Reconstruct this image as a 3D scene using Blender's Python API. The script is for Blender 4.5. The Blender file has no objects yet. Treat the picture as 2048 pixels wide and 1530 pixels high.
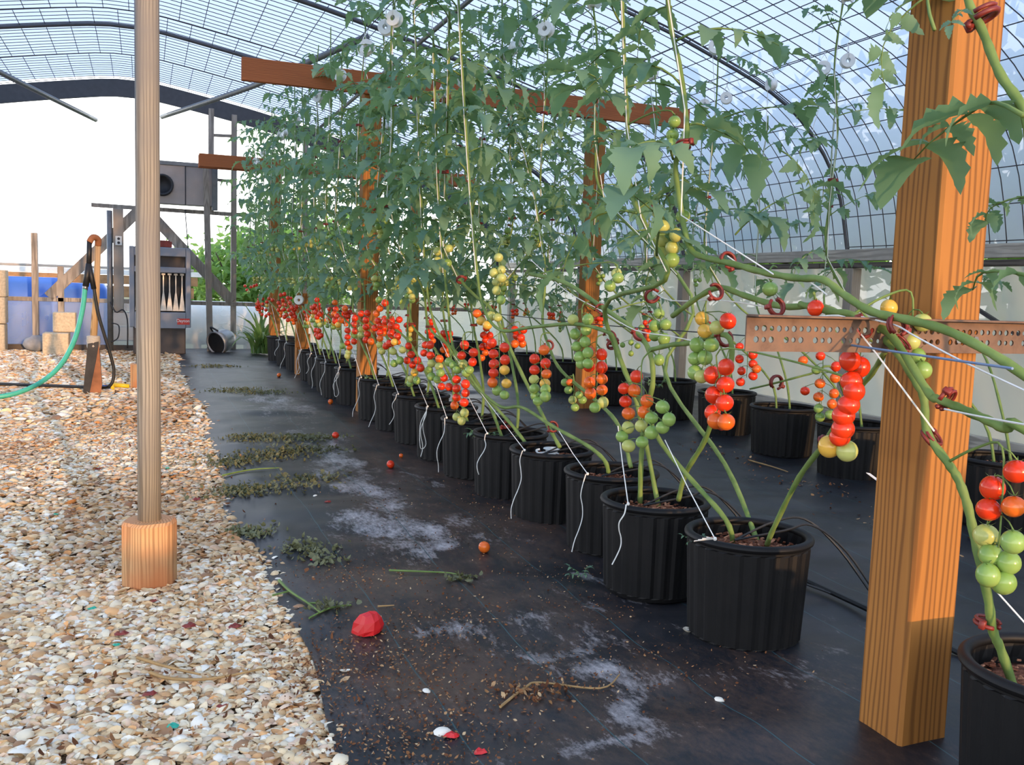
import bpy, bmesh, math, random
import numpy as np
from mathutils import Vector, Matrix, Euler, Quaternion
PI = math.pi
random.seed(7)
rng = np.random.default_rng(11)
S = bpy.context.scene
COL = S.collection

# ---------------------------------------------------------------- camera
FPX, CAMH = 1880.0, 0.95
YAW, PITCH, ROLL = 0.37441914, 0.09861942, -0.03388179
_f = np.array([math.sin(YAW)*math.cos(PITCH), math.cos(YAW)*math.cos(PITCH), -math.sin(PITCH)])
_r = np.array([math.cos(YAW), -math.sin(YAW), 0.0])
_d = np.cross(_f, _r)
_c, _s = math.cos(ROLL), math.sin(ROLL)
CR, CD, CF = _c*_r+_s*_d, -_s*_r+_c*_d, _f
cam_data = bpy.data.cameras.new('camera')
cam_data.sensor_width = 36.0
cam_data.lens = FPX/2048*36.0
cam_data.clip_start = 0.05
cam_data.clip_end = 400
cam = bpy.data.objects.new('camera', cam_data)
COL.objects.link(cam)
cam.matrix_world = Matrix(((CR[0], -CD[0], -CF[0], 0), (CR[1], -CD[1], -CF[1], 0), (CR[2], -CD[2], -CF[2], CAMH), (0, 0, 0, 1)))
S.camera = cam

# ---------------------------------------------------------------- view, world, sun
S.view_settings.view_transform = 'Standard'
S.view_settings.look = 'None'
S.view_settings.gamma = 1.0
S.view_settings.use_curve_mapping = False
S.view_settings.exposure = 1.45
S.cycles.max_bounces = 8
S.cycles.diffuse_bounces = 4
S.cycles.transparent_max_bounces = 12
S.cycles.caustics_reflective = False
S.cycles.caustics_refractive = False

SUN_AZ, SUN_EL = math.radians(9.0), math.radians(5.0)    # low sun behind the camera, a little to its right
W = bpy.data.worlds.new('World'); S.world = W; W.use_nodes = True
wn = W.node_tree.nodes; wl = W.node_tree.links
bg = wn['Background']
tc = wn.new('ShaderNodeTexCoord'); sep = wn.new('ShaderNodeSeparateXYZ')
rampw = wn.new('ShaderNodeValToRGB')
wl.new(tc.outputs['Generated'], sep.inputs[0]); wl.new(sep.outputs['Z'], rampw.inputs[0])
e = rampw.color_ramp.elements
e[0].position = 0.0; e[0].color = (1.0, 0.985, 0.95, 1)
e[1].position = 0.75; e[1].color = (0.21, 0.28, 0.41, 1)
x = e.new(0.28); x.color = (0.58, 0.63, 0.68, 1)
wl.new(rampw.outputs[0], bg.inputs['Color'])
bg.inputs['Strength'].default_value = 2.0

sd = bpy.data.lights.new('sun', 'SUN'); sd.energy = 1.3; sd.angle = math.radians(0.9); sd.color = (1.0, 0.58, 0.27)
sun = bpy.data.objects.new('sun', sd); COL.objects.link(sun)
sdir = Vector((-math.sin(SUN_AZ)*math.cos(SUN_EL), math.cos(SUN_AZ)*math.cos(SUN_EL), -math.sin(SUN_EL)))
sun.rotation_euler = sdir.to_track_quat('-Z', 'Y').to_euler()
sun.location = (3, -12, 6)

# ---------------------------------------------------------------- pixel helpers (2048 x 1530 frame)
def ray(px, py):
    return CR*((px-1024)/FPX)+CD*((py-765)/FPX)+CF
def onX(px, py, X):
    d = ray(px, py); t = X/d[0]; return Vector((X, d[1]*t, CAMH+d[2]*t))
def onY(px, py, Y):
    d = ray(px, py); t = Y/d[1]; return Vector((d[0]*t, Y, CAMH+d[2]*t))
def onZ(px, py, z=0.0):
    d = ray(px, py); t = (z-CAMH)/d[2]; return Vector((d[0]*t, d[1]*t, z))

# ---------------------------------------------------------------- materials
def lin(c):
    out = []
    for v in c[:3]:
        v = v/255.0
        out.append(v/12.92 if v <= 0.04045 else ((v+0.055)/1.055)**2.4)
    return (out[0], out[1], out[2], 1.0)
MATS = {}
class N:
    """small wrapper around a node tree"""
    def __init__(self, name):
        self.m = bpy.data.materials.new(name); self.m.use_nodes = True
        self.t = self.m.node_tree; self.b = self.t.nodes['Principled BSDF']; self.out = self.t.nodes['Material Output']
        MATS[name] = self.m
    def n(self, typ, **kw):
        q = self.t.nodes.new('ShaderNode'+typ)
        for k, v in kw.items():
            if k.startswith('i_'):
                key = k[2:].replace('_', ' ')
                q.inputs[int(key) if key.isdigit() else key].default_value = v
            else: setattr(q, k, v)
        return q
    def l(self, a, b): self.t.links.new(a, b)
    def obj(self, scale=(1, 1, 1)):
        tcn = self.n('TexCoord'); mp = self.n('Mapping'); mp.inputs['Scale'].default_value = scale
        self.l(tcn.outputs['Object'], mp.inputs['Vector']); return mp.outputs['Vector']
    def noise(self, vec, scale, detail=4, rough=0.55, dist=0.0):
        q = self.n('TexNoise'); q.inputs['Scale'].default_value = scale; q.inputs['Detail'].default_value = detail
        q.inputs['Roughness'].default_value = rough; q.inputs['Distortion'].default_value = dist
        self.l(vec, q.inputs['Vector']); return q.outputs['Fac']
    def ramp(self, fac, stops):
        q = self.n('ValToRGB'); el = q.color_ramp.elements
        el[0].position, el[0].color = stops[0]; el[1].position, el[1].color = stops[-1]
        for p, c in stops[1:-1]:
            z = el.new(p); z.color = c
        self.l(fac, q.inputs['Fac']); return q.outputs['Color']
    def mix(self, fac, a, b, blend='MIX'):
        q = self.n('Mix', data_type='RGBA', blend_type=blend)
        if isinstance(fac, float): q.inputs[0].default_value = fac
        else: self.l(fac, q.inputs[0])
        for s, v in ((6, a), (7, b)):
            if isinstance(v, tuple): q.inputs[s].default_value = v
            else: self.l(v, q.inputs[s])
        return q.outputs[2]
    def bump(self, h, strength=0.3, dist=0.01):
        q = self.n('Bump'); q.inputs['Strength'].default_value = strength; q.inputs['Distance'].default_value = dist
        self.l(h, q.inputs['Height']); self.l(q.outputs['Normal'], self.b.inputs['Normal'])
    def base(self, c):
        if isinstance(c, tuple): self.b.inputs['Base Color'].default_value = c
        else: self.l(c, self.b.inputs['Base Color'])
    def set(self, rough=None, metal=None, spec=None, trans=None):
        if rough is not None: self.b.inputs['Roughness'].default_value = rough
        if metal is not None: self.b.inputs['Metallic'].default_value = metal
        if spec is not None: self.b.inputs['Specular IOR Level'].default_value = spec
        return self.m

def simple(name, c, rough=0.6, metal=0.0, spec=0.5, var=0.12, scale=18.0, bump=0.0):
    k = N(name); v = k.obj()
    f = k.noise(v, scale)
    a = lin(c); dk = tuple(x*(1-var*1.6) for x in a[:3])+(1,); lt = tuple(min(1, x*(1+var)) for x in a[:3])+(1,)
    k.base(k.ramp(f, [(0.3, dk), (0.7, lt)]))
    if bump: k.bump(f, bump, 0.01)
    return k.set(rough, metal, spec)

def wood(name, c1, c2, axis='Z', grain=22.0, rough=0.7, knots=True, band=36.0, weather=None):
    k = N(name)
    sc = {'Z': (1, 1, 0.07), 'X': (0.07, 1, 1), 'Y': (1, 0.07, 1)}[axis]
    v = k.obj(sc)
    f1 = k.noise(v, grain, 5, 0.6, 0.4)
    w = k.n('TexWave', wave_type='RINGS', rings_direction=axis)
    w.inputs['Scale'].default_value = band; w.inputs['Distortion'].default_value = 6.5; w.inputs['Detail'].default_value = 2.0; w.inputs['Detail Scale'].default_value = 0.7
    tcw = k.n('TexCoord'); mpw = k.n('Mapping'); mpw.inputs['Scale'].default_value = {'Z': (1, 1, 0.10), 'X': (0.10, 1, 1), 'Y': (1, 0.10, 1)}[axis]
    mpw.inputs['Location'].default_value = {'Z': (0.05, 0.04, 0), 'X': (0, 0.06, 0.05), 'Y': (0.05, 0, 0.07)}[axis]
    k.l(tcw.outputs['Object'], mpw.inputs['Vector']); k.l(mpw.outputs['Vector'], w.inputs['Vector'])
    col = k.mix(f1, lin(c1), lin(c2))
    dark = tuple(x*0.5 for x in lin(c1)[:3])+(1,)
    bandf = k.ramp(w.outputs['Fac'], [(0.45, (0, 0, 0, 1)), (0.95, (0.75, 0.75, 0.75, 1))])
    col = k.mix(bandf, col, dark)
    if knots:
        vk = k.n('TexVoronoi', feature='F1'); vk.inputs['Scale'].default_value = 4.6
        sk = {'Z': (1, 1, 0.42), 'X': (0.42, 1, 1), 'Y': (1, 0.42, 1)}[axis]
        k.l(k.obj(sk), vk.inputs['Vector'])
        kf = k.ramp(vk.outputs['Distance'], [(0.06, (0.9, 0.9, 0.9, 1)), (0.13, (0, 0, 0, 1))])
        col = k.mix(kf, col, tuple(x*0.25 for x in lin(c1)[:3])+(1,))
    if weather:
        wf = k.ramp(k.noise(k.obj(), 2.2, 4), [(0.42, (0, 0, 0, 1)), (0.62, (0.9, 0.9, 0.9, 1))])
        col = k.mix(wf, col, lin(weather))
    k.base(col); k.bump(f1, 0.25, 0.004)
    return k.set(rough, 0, 0.3)

wood('post_wood', (154, 98, 46), (186, 126, 60), 'Z', band=24.0)
wood('beam_wood', (164, 92, 52), (188, 112, 66), 'X', knots=False)
wood('beam_wood_dark', (58, 52, 52), (78, 72, 70), 'X', knots=False)
wood('pole_wood', (140, 130, 116), (176, 166, 148), 'Z', 30, knots=False, weather=(132, 126, 120))
wood('stub_wood', (196, 150, 104), (220, 178, 128), 'Z', 26, knots=False, weather=(196, 118, 70))
wood('grey_board', (186, 176, 162), (212, 204, 190), 'Y', 24, knots=False, weather=(164, 156, 146))
wood('grey_stud', (158, 148, 136), (186, 176, 164), 'Z', 24, knots=False, weather=(142, 132, 122))
wood('dark_board', (92, 82, 74), (112, 102, 94), 'Y', 24, knots=False)
wood('pale_pole', (188, 154, 112), (214, 184, 142), 'Z', 24, knots=False)
simple('end_rafter', (72, 74, 80), 0.6, var=0.08)
simple('galv_pipe', (112, 116, 120), 0.45, 0.6, var=0.1)
simple('hoop_pipe', (92, 94, 100), 0.5, 0.4, var=0.1)
simple('mesh_wire', (66, 62, 66), 0.7, 0.2, var=0.1)
simple('cable_wire', (70, 70, 74), 0.5, 0.5)
simple('cord_blue', (128, 146, 176), 0.8, spec=0.2, var=0.05)
simple('twine_white', (238, 236, 230), 0.8, spec=0.2, var=0.05)
simple('reel_plastic', (244, 244, 240), 0.45, var=0.04)
simple('clip_plastic', (128, 44, 34), 0.45, var=0.15)
simple('heater_grey', (132, 136, 146), 0.5, 0.1, var=0.05, scale=4)
simple('heater_dark', (44, 44, 48), 0.6, var=0.1)
simple('heater_base', (72, 66, 64), 0.7, var=0.15, scale=6)
simple('burner_metal', (196, 190, 182), 0.4, 0.5, var=0.1)
simple('label_red', (206, 58, 46), 0.5, var=0.03)
simple('label_white', (245, 240, 236), 0.5, var=0.02)
simple('brick_red', (140, 62, 50), 0.8, var=0.2)
simple('vent_metal', (150, 142, 140), 0.4, 0.45, var=0.12, scale=3)
simple('black_plastic', (26, 27, 30), 0.5, var=0.2)
simple('black_rubber', (34, 36, 38), 0.55, var=0.2)
simple('green_hose', (72, 178, 152), 0.4, var=0.08)
simple('brass', (176, 150, 90), 0.35, 0.8)
simple('tan_block', (206, 188, 160), 0.95, spec=0.1, var=0.14, scale=40, bump=0.4)
simple('grey_stone', (150, 150, 152), 0.9, var=0.2, scale=8, bump=0.4)
simple('blue_plastic', (70, 118, 206), 0.4, var=0.08, scale=3)
simple('white_tank', (236, 240, 236), 0.4, var=0.05, scale=3)
simple('white_paint', (238, 236, 228), 0.6, var=0.06)
simple('lumber_brown', (170, 128, 86), 0.8, var=0.15)
simple('bucket_grey', (150, 154, 160), 0.4, 0.3, var=0.12, scale=8)
simple('rust_wedge', (150, 98, 66), 0.85, var=0.25, scale=9)
simple('dark_wedge', (58, 56, 56), 0.8, var=0.25, scale=9)
simple('yellow_plastic', (232, 200, 44), 0.4, var=0.05)
simple('nozzle_blue', (40, 62, 140), 0.45, var=0.05)
simple('red_scrap', (216, 34, 38), 0.42, var=0.08, scale=12)
simple('outlet_white', (226, 224, 218), 0.5, var=0.03)
simple('steel', (150, 150, 150), 0.35, 0.9)
simple('teal_scrap', (44, 166, 142), 0.5, var=0.08)
simple('outer_soil', (128, 124, 92), 0.95, spec=0.1, var=0.25, scale=2)
simple('bark', (96, 82, 68), 0.9, var=0.2)
simple('tag_white', (232, 230, 226), 0.6, var=0.03)

k = N('rust_steel'); v = k.obj()
f = k.noise(v, 14, 6, 0.65)
k.base(k.ramp(f, [(0.28, lin((88, 64, 52))), (0.5, lin((122, 96, 80))), (0.72, lin((138, 104, 82)))])); k.bump(f, 0.15, 0.003); k.set(0.62, 0.25, 0.4)

def film(name, tcol, transp):
    k = N(name); v = k.obj()
    f = k.noise(v, 1.6, 3)
    k.t.nodes.remove(k.b)
    tr = k.n('BsdfTranslucent'); df = k.n('BsdfDiffuse'); tp = k.n('BsdfTransparent'); gl = k.n('BsdfGlossy')
    col = k.ramp(f, [(0.35, tuple(x*0.93 for x in tcol)+(1,)), (0.65, tcol+(1,))])
    k.l(col, tr.inputs['Color']); df.inputs['Color'].default_value = (0.42, 0.43, 0.45, 1)
    gl.inputs['Roughness'].default_value = 0.25; gl.inputs['Color'].default_value = (0.9, 0.9, 0.9, 1)
    m1 = k.n('MixShader'); m1.inputs[0].default_value = 0.22; k.l(tr.outputs[0], m1.inputs[1]); k.l(df.outputs[0], m1.inputs[2])
    m2 = k.n('MixShader'); m2.inputs[0].default_value = transp; k.l(m1.outputs[0], m2.inputs[1]); k.l(tp.outputs[0], m2.inputs[2])
    m3 = k.n('MixShader'); m3.inputs[0].default_value = 0.05; k.l(m2.outputs[0], m3.inputs[1]); k.l(gl.outputs[0], m3.inputs[2])
    k.l(m3.outputs[0], k.out.inputs['Surface'])
film('roof_film', (0.42, 0.50, 0.63), 0.07)
film('curtain_film', (0.54, 0.54, 0.52), 0.07)
film('end_film', (0.62, 0.66, 0.68), 0.62)

# black woven ground cloth with dust and lime stains
k = N('ground_cloth'); v = k.obj()
wv = k.n('TexChecker'); wv.inputs['Scale'].default_value = 260.0; k.l(v, wv.inputs['Vector'])
base = k.mix(k.noise(v, 3.0, 5), lin((22, 23, 27)), lin((36, 37, 43)))
sx = k.n('SeparateXYZ'); k.l(v, sx.inputs[0])
ad_ = k.n('Attribute', attribute_name='brown_dust'); al_ = k.n('Attribute', attribute_name='lime_stain')
n1 = k.noise(k.obj((1.5, 0.8, 1)), 8.0, 6, 0.7, 0.3); n2 = k.noise(k.obj((1.0, 0.45, 1)), 60.0, 5, 0.75)
nn = k.n('Math', operation='MULTIPLY_ADD'); k.l(n2, nn.inputs[0]); nn.inputs[1].default_value = 0.8; hn = k.n('Math', operation='MULTIPLY'); k.l(n1, hn.inputs[0]); hn.inputs[1].default_value = 0.8; k.l(hn.outputs[0], nn.inputs[2])
def mask(attr, gain, lo, hi, top):
    q = k.n('Math', operation='MULTIPLY_ADD'); k.l(attr.outputs['Fac'], q.inputs[0]); q.inputs[1].default_value = gain; k.l(nn.outputs[0], q.inputs[2])
    q2 = k.n('Math', operation='MULTIPLY'); k.l(q.outputs[0], q2.inputs[0]); q2.inputs[1].default_value = 0.6
    return k.ramp(q2.outputs[0], [(lo*0.6, (0, 0, 0, 1)), (hi*0.6, (top, top, top, 1))])
col = k.mix(mask(ad_, 0.40, 0.88, 1.45, 0.8), base, lin((112, 84, 66)))
gen = k.ramp(k.noise(v, 2.0, 6, 0.65, 0.4), [(0.50, (0, 0, 0, 1)), (0.75, (0.35, 0.35, 0.35, 1))]); col = k.mix(gen, col, lin((92, 84, 82)))
col = k.mix(mask(al_, 0.46, 0.98, 1.42, 0.85), col, lin((206, 200, 200)))
fm = k.n('Math', operation='PINGPONG'); fm.inputs[1].default_value = 0.155; k.l(sx.outputs['X'], fm.inputs[0])
ln = k.n('Math', operation='LESS_THAN'); ln.inputs[1].default_value = 0.0016; k.l(fm.outputs[0], ln.inputs[0])
col = k.mix(ln.outputs[0], col, lin((52, 84, 88)))
k.base(col)
k.bump(wv.outputs['Fac'], 0.2, 0.002); k.set(0.42, 0, 0.45)

# shells: colour of each shell comes with the mesh
k = N('shell'); at = k.n('Attribute', attribute_name='shell_colour')
f = k.noise(k.obj(), 90, 3)
k.base(k.mix(k.ramp(f, [(0.4, (0, 0, 0, 1)), (0.75, (0.2, 0.2, 0.2, 1))]), at.outputs['Color'], lin((140, 112, 88)))); k.set(0.55, 0, 0.4)
k = N('gravel_bed'); v = k.obj()
k.base(k.ramp(k.noise(v, 60, 5, 0.7), [(0.3, lin((98, 78, 62))), (0.5, lin((160, 132, 104))), (0.7, lin((214, 192, 160)))])); k.bump(k.noise(v, 70, 4), 0.7, 0.02); k.set(0.9, 0, 0.2)

k = N('pot_plastic'); v = k.obj()
k.base(k.ramp(k.noise(v, 7, 5, 0.6), [(0.35, lin((10, 10, 12))), (0.75, lin((24, 22, 22)))])); k.set(0.55, 0, 0.3)
k = N('mulch'); v = k.obj()
k.base(k.ramp(k.noise(v, 55, 5, 0.7), [(0.3, lin((74, 48, 36))), (0.55, lin((132, 84, 62))), (0.75, lin((178, 128, 100)))])); k.bump(k.noise(v, 60, 3), 0.8, 0.02); k.set(0.9, 0, 0.2)
k = N('bark_chip'); oi = k.n('Attribute', attribute_name='chip_tone')
k.base(k.ramp(oi.outputs['Fac'], [(0.0, lin((82, 48, 34))), (0.5, lin((140, 84, 60))), (1.0, lin((196, 140, 108)))])); k.set(0.85, 0, 0.2)

def leafmat(name, c1, c2, tc_, tfac=0.42):
    k = N(name); v = k.obj()
    oi = k.n('ObjectInfo')
    f = k.noise(v, 9, 3)
    ad = k.n('Math', operation='ADD'); k.l(f, ad.inputs[0]); k.l(oi.outputs['Random'], ad.inputs[1])
    hl = k.n('Math', operation='MULTIPLY'); hl.inputs[1].default_value = 0.5; k.l(ad.outputs[0], hl.inputs[0])
    col = k.ramp(hl.outputs[0], [(0.25, lin(c1)), (0.75, lin(c2))])
    k.base(col); k.set(0.55, 0, 0.35)
    tr = k.n('BsdfTranslucent'); k.l(k.mix(0.65, col, lin(tc_)), tr.inputs['Color'])
    mx = k.n('MixShader'); mx.inputs[0].default_value = tfac
    k.l(k.b.outputs[0], mx.inputs[1]); k.l(tr.outputs[0], mx.inputs[2]); k.l(mx.outputs[0], k.out.inputs['Surface'])
leafmat('leaf_green', (102, 144, 122), (132, 168, 140), (146, 172, 76), 0.48)
leafmat('leaf_stem', (110, 138, 78), (136, 160, 92), (130, 160, 70), 0.2)
leafmat('wilted_leaf', (100, 102, 72), (140, 140, 104), (120, 120, 60), 0.2)
leafmat('strap_leaf', (86, 124, 70), (132, 160, 96), (150, 170, 70))
leafmat('tree_leaf', (90, 132, 74), (140, 176, 96), (170, 200, 90), 0.5)
k = N('vine_stem'); v = k.obj()
k.base(k.ramp(k.noise(v, 14, 4), [(0.3, lin((92, 118, 58))), (0.7, lin((128, 150, 82)))])); k.set(0.6, 0, 0.3)
k = N('dry_litter'); at = k.n('Attribute', attribute_name='chip_tone')
k.base(k.ramp(at.outputs['Fac'], [(0.0, lin((84, 50, 34))), (0.55, lin((128, 82, 52))), (0.85, lin((166, 122, 82))), (1.0, lin((206, 176, 136)))])); k.set(0.9, 0, 0.2)
simple('dry_stalk', (176, 140, 92), 0.85, var=0.15)

def tomato_mat(name, c1, c2, c3):
    k = N(name); v = k.obj(); oi = k.n('ObjectInfo')
    sp = k.n('SeparateXYZ'); k.l(v, sp.inputs[0])
    f = k.noise(v, 26, 2)
    col = k.mix(f, lin(c1), lin(c2))
    g = k.n('MapRange'); g.inputs['From Min'].default_value = -0.004; g.inputs['From Max'].default_value = 0.022; g.inputs['To Max'].default_value = 0.75
    k.l(sp.outputs['Z'], g.inputs['Value'])
    col = k.mix(g.outputs[0], col, lin(c3))
    k.base(col); k.set(0.22, 0, 0.5)
    k.b.inputs['Subsurface Weight'].default_value = 0.0
tomato_mat('tomato_red', (222, 50, 20), (234, 70, 28), (214, 50, 22))
tomato_mat('tomato_orange', (226, 92, 30), (236, 120, 36), (222, 84, 28))
tomato_mat('tomato_yellow', (226, 168, 54), (232, 186, 84), (214, 178, 78))
tomato_mat('tomato_pale', (182, 186, 98), (200, 200, 120), (170, 180, 92))
tomato_mat('tomato_green', (134, 166, 80), (154, 180, 98), (116, 152, 66))
TM = {'R': 'tomato_red', 'O': 'tomato_orange', 'Y': 'tomato_yellow', 'P': 'tomato_pale', 'G': 'tomato_green'}

# ---------------------------------------------------------------- object helpers
def link(o, parent=None):
    COL.objects.link(o)
    if parent is not None: o.parent = parent
    return o
def tag(o, label=None, cat=None, group=None, kind=None):
    if label: o['label'] = label
    if cat: o['category'] = cat
    if group: o['group'] = group
    if kind: o['kind'] = kind
    return o
def thing(name, loc, label, cat, group=None, rotz=0.0):
    o = bpy.data.objects.new(name, None); o.empty_display_size = 0.1
    o.location = loc; o.rotation_euler = (0, 0, rotz); link(o)
    return tag(o, label, cat, group)
_box_cache = {}
def bevel_box_data(sx, sy, sz, b):
    bm = bmesh.new(); bmesh.ops.create_cube(bm, size=1.0)
    for q in bm.verts: q.co = Vector((q.co.x*sx, q.co.y*sy, q.co.z*sz))
    if b > 0: bmesh.ops.bevel(bm, geom=list(bm.edges), offset=b, segments=1, affect='EDGES')
    bm.verts.ensure_lookup_table()
    V = [q.co.copy() for q in bm.verts]; F = [[q.index for q in fc.verts] for fc in bm.faces]
    bm.free(); return V, F
class MB:
    def __init__(self): self.V = []; self.F = []
    def add(self, V, F, M=None):
        o = len(self.V)
        self.V += [tuple(M @ Vector(q)) if M else tuple(q) for q in V]
        self.F += [[i+o for i in fc] for fc in F]; return self
    def box(self, c, s, rot=(0, 0, 0), bevel=0.0):
        V, F = bevel_box_data(s[0], s[1], s[2], bevel)
        return self.add(V, F, Matrix.Translation(c) @ Euler(rot).to_matrix().to_4x4())
    def bar(self, a, b, w, h, bevel=0.0, up=(0, 0, 1)):
        a, b = Vector(a), Vector(b); d = b-a; L = d.length; y = d.normalized(); u = Vector(up)
        if abs(y.dot(u)) > 0.98: u = Vector((1, 0, 0))
        x = y.cross(u).normalized(); z = x.cross(y)
        R = Matrix((x, y, z)).transposed().to_4x4(); R.translation = (a+b)/2
        V, F = bevel_box_data(w, L, h, bevel); return self.add(V, F, R)
    def tube(self, pts, r, n=6, cap=True):
        pts = [Vector(p) for p in pts]; m = len(pts)
        rs = r if isinstance(r, (list, tuple)) else [r]*m
        o = len(self.V); prev = None
        for i, p in enumerate(pts):
            t = (pts[min(i+1, m-1)]-pts[max(i-1, 0)])
            t = t.normalized() if t.length > 1e-9 else Vector((0, 0, 1))
            if prev is None:
                u = Vector((0, 0, 1)) if abs(t.z) < 0.9 else Vector((1, 0, 0))
                a = t.cross(u).normalized()
            else:
                a = (prev-t*prev.dot(t)).normalized()
            prev = a; b = t.cross(a)
            for j in range(n):
                ang = 2*PI*j/n
                self.V.append(tuple(p+(a*math.cos(ang)+b*math.sin(ang))*rs[i]))
        for i in range(m-1):
            for j in range(n):
                j2 = (j+1) % n
                self.F.append([o+i*n+j, o+i*n+j2, o+(i+1)*n+j2, o+(i+1)*n+j])
        if cap:
            self.F.append([o+j for j in range(n)][::-1]); self.F.append([o+(m-1)*n+j for j in range(n)])
        return self
    def lathe(self, prof, n=24, c=(0, 0, 0), M=None, mod=None):
        o = len(self.V); m = len(prof)
        for (r, z) in prof:
            for j in range(n):
                a = 2*PI*j/n; rr = r+(mod(j, z) if mod and r > 0.001 else 0)
                q = Vector((c[0]+rr*math.cos(a), c[1]+rr*math.sin(a), c[2]+z))
                self.V.append(tuple(M @ q) if M else tuple(q))
        for i in range(m-1):
            for j in range(n):
                j2 = (j+1) % n
                self.F.append([o+i*n+j, o+i*n+j2, o+(i+1)*n+j2, o+(i+1)*n+j])
        return self
    def ball(self, c, r, seg=12, rings=8, sq=(1, 1, 1)):
        o = len(self.V); c = Vector(c)
        self.V.append(tuple(c+Vector((0, 0, r*sq[2]))))
        for i in range(1, rings):
            th = PI*i/rings
            for j in range(seg):
                a = 2*PI*j/seg
                self.V.append((c.x+r*sq[0]*math.sin(th)*math.cos(a), c.y+r*sq[1]*math.sin(th)*math.sin(a), c.z+r*sq[2]*math.cos(th)))
        self.V.append(tuple(c-Vector((0, 0, r*sq[2])))); e_ = len(self.V)-1
        for j in range(seg):
            j2 = (j+1) % seg
            self.F.append([o, o+1+j, o+1+j2]); self.F.append([e_, e_-seg+j2, e_-seg+j])
            for i in range(rings-2):
                a = o+1+i*seg
                self.F.append([a+j, a+seg+j, a+seg+j2, a+j2])
        return self
    def data(self, name, mat, smooth=True, origin=None):
        me = bpy.data.meshes.new(name)
        V = self.V
        if origin is not None:
            ox, oy, oz = origin; V = [(p[0]-ox, p[1]-oy, p[2]-oz) for p in V]
        me.from_pydata(V, [], self.F)
        mats = mat if isinstance(mat, (list, tuple)) else [mat]
        for q in mats: me.materials.append(MATS[q])
        if smooth: me.polygons.foreach_set('use_smooth', [True]*len(me.polygons))
        me.update(); return me
    def build(self, name, mat, parent=None, smooth=False, local=True):
        """geometry is given in world space; a child is stored relative to its (unrotated) parents"""
        org = None
        if parent is not None:
            org = Vector((0, 0, 0)); q = parent
            while q is not None: org += Vector(q.location); q = q.parent
        o = bpy.data.objects.new(name, self.data(name, mat, smooth, org))
        return link(o, parent)
def root_mesh(name, mb, mat, label, cat, group=None, smooth=False, base=None):
    """a thing that is one mesh: origin set to its base"""
    if base is None:
        xs = [p[0] for p in mb.V]; ys = [p[1] for p in mb.V]; zs = [p[2] for p in mb.V]
        base = ((min(xs)+max(xs))/2, (min(ys)+max(ys))/2, min(zs))
    o = bpy.data.objects.new(name, mb.data(name, mat, smooth, base)); o.location = base; link(o)
    return tag(o, label, cat, group)
def struct(name, mb, mat, smooth=False):
    o = bpy.data.objects.new(name, mb.data(name, mat, smooth)); link(o); o['kind'] = 'structure'; return o
def catmull(P, k=6):
    P = [Vector(p) for p in P]; out = []
    for i in range(len(P)-1):
        p0 = P[max(i-1, 0)]; p1 = P[i]; p2 = P[i+1]; p3 = P[min(i+2, len(P)-1)]
        for j in range(k):
            t = j/k; t2 = t*t; t3 = t2*t
            out.append(0.5*((2*p1)+(p2-p0)*t+(2*p0-5*p1+4*p2-p3)*t2+(3*p1-p0-3*p2+p3)*t3))
    out.append(P[-1]); return out
ORD = ['first', 'second', 'third', 'fourth', 'fifth', 'sixth', 'seventh', 'eighth', 'ninth', 'tenth', 'eleventh', 'twelfth', 'thirteenth', 'fourteenth', 'fifteenth', 'sixteenth', 'seventeenth', 'eighteenth', 'nineteenth', 'twentieth',
       'twenty-first', 'twenty-second', 'twenty-third', 'twenty-fourth', 'twenty-fifth', 'twenty-sixth', 'twenty-seventh', 'twenty-eighth']

# ================================================================ STRUCTURE
YE, YB = 13.2, -2.5           # far end wall, near end wall (behind the camera)
XW, XC = 4.91, -0.15          # right side wall, ridge line
XL = 2*XC-XW
PROF = [(0, 3.44), (0.35, 3.42), (1.34, 3.25), (1.86, 3.14), (2.4, 3.01), (3.3, 2.77), (3.69, 2.65), (4.30, 2.42), (4.64, 2.19), (4.92, 1.83), (5.05, 1.38), (5.06, 1.25)]
def prof_pts(step=0.12):
    P = catmull([Vector((a, 0, b)) for a, b in PROF], 8); out = [P[0]]; acc = 0
    for a, b in zip(P, P[1:]):
        acc += (b-a).length
        if acc >= step: out.append(b); acc = 0
    if (out[-1]-P[-1]).length > 1e-4: out.append(P[-1])
    return [(p.x, p.z) for p in out]
HALF = prof_pts()
FULL = [(XC-a, b) for a, b in HALF[::-1]]+[(XC+a, b) for a, b in HALF[1:]]
def roof_z(X): return float(np.interp(abs(X-XC), [a for a, b in HALF], [b for a, b in HALF]))

# ---- gravel floor (shell bed), ground cloth, outside ground
def smooth_noise(shape_seed, nx, ny):
    r = np.random.default_rng(shape_seed); g = r.random((ny+2, nx+2)); return g
def vnoise(x, y, seed=0):
    """cheap value noise"""
    g = _vn.setdefault(seed, np.random.default_rng(seed).random((64, 64)))
    xi = np.floor(x).astype(int); yi = np.floor(y).astype(int); fx = x-xi; fy = y-yi
    fx = fx*fx*(3-2*fx); fy = fy*fy*(3-2*fy)
    a = g[yi % 64, xi % 64]; b = g[yi % 64, (xi+1) % 64]; c = g[(yi+1) % 64, xi % 64]; d = g[(yi+1) % 64, (xi+1) % 64]
    return (a*(1-fx)+b*fx)*(1-fy)+(c*(1-fx)+d*fx)*fy
_vn = {}
def gravel_z(x, y): return 0.012*(vnoise(np.asarray(x)*1.7+9, np.asarray(y)*1.7+9, 3)-0.5)+0.008*(vnoise(np.asarray(x)*6+9, np.asarray(y)*6+9, 4)-0.5)
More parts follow.
